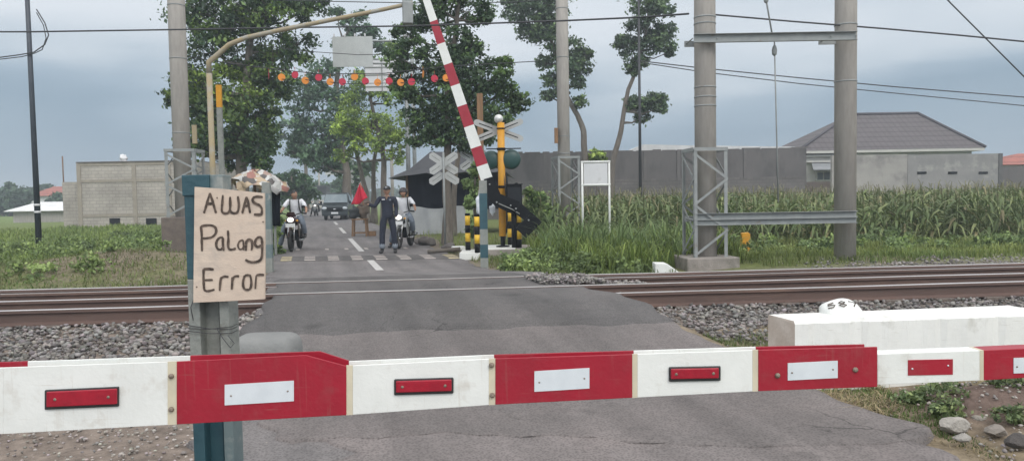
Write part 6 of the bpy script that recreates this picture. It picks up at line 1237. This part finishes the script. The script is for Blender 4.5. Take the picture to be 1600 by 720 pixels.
# ---------------------------------------------------------------- motorcycles
def moto(lab, loc, rz, fair, scooter=False):
    o = empty('motorcycle', loc, lab, 'motorcycle', None, rz); bw = lambda b, n, m, p=None, bev=0: b.build(n, m, p or o, bev, world=False)
    for n, y in (('front_wheel', -.62), ('rear_wheel', .62)):
        r_, wd = .285, (.045 if n[0] == 'f' else .055); b = MB(); N_ = 28; ring = []; vs = []
        for k in range(N_):
            a = 2*PI*k/N_
            for q in range(8): c = 2*PI*q/8; rr2 = r_-.045+.045*math.cos(c); vs.append((wd*math.sin(c), y+rr2*math.cos(a), r_+rr2*math.sin(a)))
        b.add(vs, [(k*8+q, k*8+(q+1) % 8, ((k+1) % N_)*8+(q+1) % 8, ((k+1) % N_)*8+q) for k in range(N_) for q in range(8)], 0, True); w_ = bw(b, n, M['tyre'])
        b = MB(); b.lathe((-.05, y, r_), [(.03, 0), (.03, .10)], 10, (1, 0, 0))
        for k in range(6): a = 2*PI*k/6; b.beam((0, y+.02*math.cos(a), r_+.02*math.sin(a)), (0, y+.2*math.cos(a), r_+.2*math.sin(a)), .02, .014)
        b.lathe((-.02, y, r_), [(.205, 0), (.215, .01), (.215, .03), (.205, .04)], 24, (1, 0, 0)); bw(b, 'rim', M['chrome'] if fair is M['bikesilver'] else M['black'], w_)
    b = MB()
    for s in (1, -1): b.tube([(s*.075, -.64, .285), (s*.075, -.46, .80)], .02, 8)
    b.box((0, -.47, .77), (.2, .05, .04)); bw(b, 'fork', M['chrome'])
    b = MB(); pts = []
    for k in range(8): a = math.radians(20+k*18); pts.append((0, -.62-.33*math.cos(a), .285+.33*math.sin(a)))
    for i in range(7): b.beam(pts[i], pts[i+1], .11, .012, (1, 0, 0)); 
    bw(b, 'front_fender', fair)
    b = MB(); b.ell((0, -.54, .84), (.115, .09, .10), 18, 10); hs2 = bw(b, 'headlight_shell', fair)
    b = MB(); b.ell((0, -.60, .845), (.085, .045, .065), 18, 10); bw(b, 'headlight', M['lamp'], hs2)
    b = MB(); b.prism([(-.13, -.50, .93), (.13, -.50, .93), (.09, -.56, 1.05), (-.09, -.56, 1.05)], (0, .02, 0)); bw(b, 'visor', fair if not scooter else M['whiteboard'])
    b = MB(); b.box((0, -.645, .70), (.25, .008, .10)); bw(b, 'number_plate', M['plate'])
    b = MB(); b.tube([(-.36, -.28, 1.0), (-.25, -.36, 1.02), (-.08, -.44, .97), (.08, -.44, .97), (.25, -.36, 1.02), (.36, -.28, 1.0)], .013, 8); hb2 = bw(b, 'handlebar', M['black'])
    for s in (1, -1): 
        b = MB(); b.tube([(s*.36, -.28, 1.0), (s*.26, -.35, 1.02)], .02, 8); bw(b, 'grip', M['black'], hb2)
        b = MB(); b.tube([(s*.24, -.37, 1.02), (s*.30, -.40, 1.16)], .006, 6); b.ell((s*.31, -.40, 1.19), (.055, .012, .035), 12, 8); bw(b, 'mirror', M['black'])
        b = MB(); b.ell((s*.16, -.55, .82), (.035, .03, .025), 10, 6); bw(b, 'turn_signal', M['yellow'])
        b = MB(); b.prism([(s*.13, -.42, .85), (s*.17, -.50, .60), (s*.15, -.30, .34), (s*.11, .0, .40), (s*.10, .05, .62)], (s*.015, 0, 0)); bw(b, 'side_fairing', fair, bev=.006)
    b = MB(); b.ell((0, -.16, .79), (.14, .26, .12), 18, 10); bw(b, 'fuel_tank', fair)
    b = MB(); b.ell((0, .28, .78), (.13, .42, .07), 18, 10); bw(b, 'seat', M['black'])
    b = MB(); b.box((0, -.08, .42), (.22, .38, .28)); b.tube([(0, -.46, .8), (0, -.1, .68), (0, .5, .72)], .03, 8); b.tube([(0, .1, .4), (.0, .62, .285)], .03, 8); bw(b, 'engine', M['black'], bev=.03)
    b = MB(); b.tube([(.1, -.1, .3), (.14, .2, .25), (.14, .75, .36)], [.02, .035, .045], 10); bw(b, 'exhaust', M['chrome'])
    b = MB(); b.tube([(-.24, .05, .33), (.24, .05, .33)], .014, 6); bw(b, 'foot_peg', M['black'])
    return o
RIDE = dict(pelvis=(0, .22, .93), waist=(0, .20, 1.06), chest=(0, .13, 1.25), neck=(0, .08, 1.415), head=(0, .05, 1.515),
  shL=(.18, .12, 1.35), elL=(.32, .0, 1.12), wrL=(.345, -.22, 1.03), shR=(-.18, .12, 1.35), elR=(-.32, .0, 1.12), wrR=(-.345, -.22, 1.03),
  hpL=(.11, .18, .90), knL=(.24, -.16, .75), anL=(.25, .05, .42), hpR=(-.11, .18, .90), knR=(-.26, -.12, .66), anR=(-.42, -.02, .085), grip=1)
Ym = 20.2; m1 = P(462, 388, Ym); 
moto('red-trimmed motorcycle with a bright headlight at the left road edge', (m1.x, Ym, .004), .10, M['bikered'])
o, hd, Mh = person('bareheaded rider in a white shirt and blue-grey trousers on the left motorcycle', (m1.x, Ym, .0), .10, RIDE, M['shirt'], M['greypants'], head_yaw=.75, sleeves='short')
for s in (1, -1):
    b = MB(); b.tube([(s*.115, .02, 1.41), (s*.12, -.005, 1.32), (s*.125, .03, 1.16), (s*.14, .12, 1.04)], .019, 6); b.build('backpack_strap', M['blackplastic'], o, world=False)
R2 = dict(RIDE); R2.update(knR=(-.24, -.16, .75), anR=(-.25, .05, .42), knL=(.24, -.16, .75), anL=(.25, .05, .42)); R2.update(knR=(-.26, -.10, .62), anR=(-.38, .0, .085))
Y2 = 20.6; m2 = P(633, 388, Y2)
moto('silver motorcycle behind the guard, its front wheel on the road', (m2.x, Y2, .004), -.12, M['bikesilver'], True)
o, hd, Mh = person('helmeted rider in a white shirt waiting on the silver motorcycle behind the guard', (m2.x-.02, Y2, .0), .05, R2, M['shirt'], M['greypants'], head_yaw=0, sleeves='short', hairy=False)
b = MB(); b.ell(hd+Vector((0, .015, .03)), (.125, .14, .13), 24, 14, 0, lambda v: Vector((v.x, v.y if v.z > -.01 or v.y > 0 else max(v.y, -.06), max(v.z, -.10)))); hm = b.build('helmet', mat('helmet_dark', (.05, .035, .04), (.03, .025, .028), 6, .3), o, world=False)
b.v = []; b = MB(); b.ell(hd+Vector((0, -.085, -.005)), (.072, .03, .075), 18, 12); b.build('face_in_helmet', M['skin'], o, world=False)
b = MB(); 
for s in (1, -1): b.ell(hd+Vector((s*.028, -.113, .018)), (.011, .004, .006), 8, 6)
b.ell(hd+Vector((0, -.112, -.04)), (.018, .004, .005), 8, 6); b.build('eyes_and_mouth', M['eye'], o, world=False)
b = MB(); b.prism([hd+Vector((-.10, -.115, .055)), hd+Vector((.10, -.115, .055)), hd+Vector((.09, -.125, .085)), hd+Vector((-.09, -.125, .085))], (0, .02, 0)); b.build('visor_peak', M['chrome'], hm, world=False)
b = MB(); b.tube([(.115, .02, 1.41), (.12, -.005, 1.32), (.125, .03, 1.16), (.14, .12, 1.04)], .019, 6); b.build('backpack_strap', M['blackplastic'], o, world=False)
# ---------------------------------------------------------------- van and far traffic
def van(Y, px, lab, body, sc=1, kind='van', cat='van'):
    c = P(px, 343, Y); o = empty(kind, (c.x, Y, 0.0), lab, cat, None, .10); bw = lambda b, n, m, p=None, bev=0: b.build(n, m, p or o, bev, world=False); W, H, L_ = .83*sc, 1.80*sc, 4.0*sc
    b = MB(); prof = [(-.02, .30), (-.05, .62), (.0, .92), (.42, 1.06), (1.0, 1.68), (1.25, 1.76), (3.85, 1.78), (3.98, 1.0), (3.98, .30)]
    n = len(prof); ins = [1, 1, 1, .97, .86, .84, .84, 1, 1]; v = []
    for s in (-1, 1):
        for (y, z), k in zip(prof, ins): v.append((s*W*k, y*sc, z*sc))
    b.add(v, [tuple(range(n)), tuple(range(2*n-1, n-1, -1))]+[(i, (i+1) % n, n+(i+1) % n, n+i) for i in range(n)]); bw(b, 'body', body, bev=.05*sc)
    b = MB(); b.add([(-.76*W/.83, .46, 1.10), (.76*W/.83, .46, 1.10), (.66, .955, 1.63), (-.66, .955, 1.63)] if sc == 1 else [(-.76*sc, .46*sc, 1.1*sc), (.76*sc, .46*sc, 1.1*sc), (.66*sc, .955*sc, 1.63*sc), (-.66*sc, .955*sc, 1.63*sc)], [(0, 1, 2, 3)]); b.v = [(x, y-.03*sc, z+.03*sc) for x, y, z in b.v]; ws = bw(b, 'windscreen', mat('windscreen_glass', (.16, .20, .22), (.22, .26, .28), 2, .15)); 
    b = MB(); b.bb((-.5*sc, -.075*sc, .58*sc), (.5*sc, -.03*sc, .80*sc)); bw(b, 'grille', M['black'])
    for s in (1, -1):
        b = MB(); b.ell((s*.64*sc, -.03*sc, .77*sc), (.16*sc, .05*sc, .085*sc), 14, 8); bw(b, 'headlight', M['silver'])
        b = MB(); b.bb((s*.86*sc, .45*sc, 1.05*sc), (s*.98*sc, .55*sc, 1.22*sc)); bw(b, 'wing_mirror', M['black'], bev=.02)
        b = MB(); b.add([(s*.845*sc, 1.1*sc, 1.12*sc), (s*.845*sc, 3.7*sc, 1.12*sc), (s*.74*sc, 3.7*sc, 1.62*sc), (s*.74*sc, 1.2*sc, 1.62*sc)], [(0, 1, 2, 3)]); bw(b, 'side_window', M['glass'])
        for y in (.62, 3.2):
            b = MB(); b.lathe((s*.66*sc-.09*sc, y*sc, .29*sc), [(.24*sc, 0), (.29*sc, .03*sc), (.29*sc, .15*sc), (.24*sc, .18*sc)], 20, (1, 0, 0)); w_ = bw(b, 'wheel', M['tyre']); b = MB(); b.lathe((s*.74*sc, y*sc, .29*sc), [(.17*sc, 0), (.15*sc, .02*sc)], 14, (s, 0, 0)); bw(b, 'rim', M['galv'], w_)
    b = MB(); b.bb((-.80*sc, -.10*sc, .28*sc), (.80*sc, -.03*sc, .50*sc)); bp = bw(b, 'bumper', body, bev=.03*sc)
    b = MB(); b.bb((-.22*sc, -.115*sc, .40*sc), (.22*sc, -.102*sc, .52*sc)); bw(b, 'number_plate', M['plate'], bp)
    b = MB(); b.ell((0, -.08*sc, .70*sc), (.09*sc, .01*sc, .05*sc), 10, 6); bw(b, 'emblem', M['chrome'])
    return o
van(47.5, 523.5, 'dark grey van coming down the road', M['vanbody'])
v2 = van(85, 497, 'pale small truck far behind the van, half hidden at its left', mat('pale_beige_paint', (.42, .41, .37), (.36, .35, .31), 5, .4), 1.1, 'truck', 'truck')
b = MB(); b.box((0, 2.6, 2.35), (1.8, 3.2, 1.1)); b.build('cargo_load', M['tarptop'], v2, .05, world=False)
c = P(494, 333, 60); m3 = moto('distant motorcycle with a bright headlight left of the van', (c.x, 60, 0), .1, M['whiteboard'])
FAR = {k: v for k, v in RIDE.items()}
person('distant rider sitting upright on the far motorcycle left of the van', (c.x, 60, 0), .1, FAR, M['whiteboard'], M['blackplastic'], sleeves='short')
# far roof/stall left of road
Y = 100; c = P(482, 320, Y); o = empty('roadside_stall', (c.x-.8, Y, 0), 'faint brown-roofed roadside stall far down the road on the left', 'stall')
xa, xb = P(468, 320, Y).x, P(492, 320, Y).x; hip('roof', xa, xb, Y, Y+4, P(480, 307, Y).z, P(480, 298, Y).z, xa+.6, xb-.6, mat('brown_sheet', (.22, .19, .17), (.17, .15, .14), 2, .8), o)
b = MB(); b.bb((xa+.3, Y+.3, 0), (xb-.3, Y+3.5, P(480, 307, Y).z)); b.build('wall', M['wood'], o)
for k, (px, Yp, yt) in enumerate([(500, 90, 262), (614, 45, 230)]):
    c = P(px, 330, Yp); o = empty('utility_pole', (c.x, Yp, 0), ['slim pole beside the far road, above the truck', 'thin pole behind the green clump near the tent'][k], 'pole'); b = MB(); b.tube([(c.x, Yp, -.2), (c.x, Yp, P(px, yt, Yp).z)], .1, 8); b.build('shaft', M['concrete'], o)
    b = MB(); z = P(px, yt+6, Yp).z; b.bb((c.x-.6, Yp-.05, z), (c.x+.6, Yp+.05, z+.1)); b.build('crossarm', M['wood'], o)
# ---------------------------------------------------------------- stool with bag and brown cloth
Y = 27.0; c = P(563, 366, Y); o = empty('wooden_stool', (c.x, Y, 0), 'wooden stool standing on the road below the red flag', 'stool')
H_ = .62; W_ = .26
b = MB(); b.box((c.x, Y, H_), (.56, .42, .04)); b.build('seat', M['wood'], o, bevel=.006)
for sx2 in (1, -1):
    for sy2 in (1, -1): b = MB(); b.beam((c.x+sx2*(W_-.03), Y+sy2*.15, H_-.02), (c.x+sx2*W_, Y+sy2*.17, 0), .045, .045); b.build('leg', M['wood'], o)
for sy2 in (1, -1): b = MB(); b.box((c.x, Y+sy2*.165, .13), (.5, .03, .04)); b.build('stretcher', M['wood'], o)
khaki = mat('brown_cloth', (.13, .095, .07), (.09, .07, .052), 8, .9, .6, 14)
cloth_blob('brown_jacket', Vector((c.x+.10, Y, .88)), (.22, .16, .24), khaki, 'brown jacket heaped on the wooden stool', 'jacket', 9)
cloth_blob('brown_sack', Vector((c.x+.15, Y+.1, 1.16)), (.22, .14, .12), mat('tan_cloth', (.15, .10, .08), (.10, .07, .055), 8, .9, .6, 14), 'tan bundle on top of the brown jacket below the flag', 'bundle', 11)
cloth_blob('black_bag', Vector((c.x-.17, Y-.12, .86)), (.19, .13, .24), mat('black_cloth_bag', (.010, .013, .014), (.028, .033, .036), 7, .6, .4, 14), 'black bag leaning on the left of the stool', 'bag', 6)
c = P(582, 367, 27.0); o = empty('small_crate', (c.x, 27, 0), 'small brown open crate on the road right of the stool', 'crate')
for dx, dy, w_, d_ in ((0, -.1, .24, .012), (0, .1, .24, .012), (-.115, 0, .012, .19), (.115, 0, .012, .19)): b = MB(); b.box((c.x+dx, 27+dy, .09), (w_, d_, .17)); b.build('side_panel', M['wood'], o)
b = MB(); b.box((c.x, 27, .012), (.21, .18, .012)); b.build('bottom_panel', M['wood'], o)
# stump / rubble by tree and slabs
for k, (px, py, Yr, r, lab) in enumerate([(668, 380, 21.5, .24, 'grey boulder at the foot of the dark tree trunk'), (700, 384, 19.3, .17, 'dark broken lump of concrete beside the road edge'), (706, 388, 18.6, .10, 'small dark stone left of the white slab'), (655, 378, 22, .15, 'smaller grey boulder left of the trunk')]):
    p = P(px, py, Yr); b = MB(); rockmesh(b, (p.x, Yr, r*.4), (r*1.2, r, r*.85), k+20, 16)
    tag(b.build('boulder', mat('boulder%d' % k, (.15, .135, .125), (.10, .09, .085), 8, .95, .5, 30)), lab, 'rock')
b = MB(); p = P(716, 382, 18.5); b.box((p.x, 18.5, .10), (.32, .2, .10), .3); tag(b.build('white_rubble', M['white'], bevel=.02), 'small white painted rubble piece beside the leftmost bollard', 'rubble')
b = MB(); p = P(700, 392, 18.0); b.tube([(p.x-.5, 18.1, .05), (p.x+.3, 17.9, .12)], .05, 8); tag(b.build('fallen_branch', M['bark']), 'grey fallen branch lying at the road edge left of the slab', 'branch')
# ---------------------------------------------------------------- patchwork umbrella
Y = 18.0; c = P(398, 290, Y); ub = empty('patchwork_umbrella', (c.x, Y, 0), 'patchwork canopy of coloured sheets behind the handwritten board', 'umbrella')
um = bpy.data.materials.new('patchwork_sheets'); um.use_nodes = True; t = um.node_tree; n = t.nodes; l = t.links; p_ = n['Principled BSDF']; p_.inputs['Roughness'].default_value = .5
tc2 = n.new('ShaderNodeTexCoord'); vo = n.new('ShaderNodeTexVoronoi'); vo.inputs['Scale'].default_value = 5.5; l.new(tc2.outputs['Object'], vo.inputs[0]); rp2 = n.new('ShaderNodeValToRGB'); rp2.color_ramp.interpolation = 'CONSTANT'; sp2 = n.new('ShaderNodeSeparateColor'); l.new(vo.outputs['Color'], sp2.inputs[0]); l.new(sp2.outputs[0], rp2.inputs[0])
e = rp2.color_ramp.elements; cols = [(0, (.52, .52, .50)), (.22, (.44, .34, .23)), (.42, (.32, .15, .12)), (.50, (.44, .38, .31)), (.62, (.09, .08, .075)), (.80, (.40, .39, .38)), (.9, (.34, .24, .20))]
while len(e) < len(cols): e.new(.5)
for i, (ps, cc) in enumerate(cols): e[i].position = ps; e[i].color = (*cc, 1)
l.new(rp2.outputs[0], p_.inputs['Base Color'])
b = MB(); NR, NA = 8, 40; v = []; rad = 47/F*Y
zt_ = P(398, 267, Y).z; zb_ = P(398, 288, Y).z
for i in range(NR+1):
    for k in range(NA):
        a = 2*PI*k/NA; r_ = i/NR; rr2 = rad*r_*(1+.09*math.sin(a*5+1)*r_+.05*math.sin(a*11)*r_); z = zt_-(zt_-zb_)*(r_**1.7)+.09*math.sin(a*5+r_*6)*r_+.06*math.sin(a*11+i*1.3)*r_+.04*math.sin(a*3+1)-(.16*(math.cos(a) > .6)*max(0, r_-.7)/.3)
        v.append((c.x+rr2*math.cos(a), Y+rr2*math.sin(a)*.8, z))
b.add(v, [(i*NA+k, i*NA+(k+1) % NA, (i+1)*NA+(k+1) % NA, (i+1)*NA+k) for i in range(NR) for k in range(NA)], 0, True); o = b.build('canopy', um, ub); o.modifiers.new('t', 'SOLIDIFY').thickness = .01
b = MB(); b.tube([(c.x, Y, 0), (c.x, Y, zt_-.02)], .03, 8); b.build('pole', M['wood'], ub)
rr = random.Random(9)
for k in range(9):
    a = 2*PI*k/9+.3; x0_, y0_ = c.x+rad*.9*math.cos(a), Y+rad*.7*math.sin(a); w_ = rr.uniform(.15, .28); d_ = rr.uniform(.12, .3)
    b = MB(); b.prism([(x0_-w_/2, y0_, zb_+.07), (x0_+w_/2, y0_, zb_+.05), (x0_+w_*.3, y0_+.02, zb_-d_), (x0_-w_*.4, y0_-.02, zb_-d_*.6)], (.01, .006, 0)); b.build('loose_flap', um, ub)
p = P(427, 320, Y+.1); b = MB(); hz = P(427, 300, Y).z
n = 10; v = []
for j in range(5):
    for i in range(n+1): k = i/n; v.append((p.x-.17+.34*k, Y+.1+.05*math.sin(k*15+j*.4), hz-(hz-.75)*j/4))
b.add(v, [(j*(n+1)+i, j*(n+1)+i+1, (j+1)*(n+1)+i+1, (j+1)*(n+1)+i) for j in range(4) for i in range(n)], 0, True); o = b.build('hanging_tarp', M['tarp'], ub); o.modifiers.new('t', 'SOLIDIFY').thickness = .01
b = MB(); b.box((p.x, Y+.18, (hz+.1)/2+.0), (.05, .05, hz)); b.build('side_post', M['postgrey'], ub)
# ---------------------------------------------------------------- haze
if HAZE > 0:
    b = MB(); b.bb((-720, -40, -1.9), (720, 930, 16)); hz_ = bpy.data.materials.new('haze_air'); hz_.use_nodes = True; t = hz_.node_tree; t.nodes.remove(t.nodes['Principled BSDF']); pv = t.nodes.new('ShaderNodeVolumePrincipled'); pv.inputs['Density'].default_value = HAZE; pv.inputs['Color'].default_value = (.80, .88, .95, 1); pv.inputs['Anisotropy'].default_value = .2; t.links.new(pv.outputs[0], t.nodes['Material Output'].inputs['Volume'])
    tag(b.build('haze', hz_), kind='stuff')
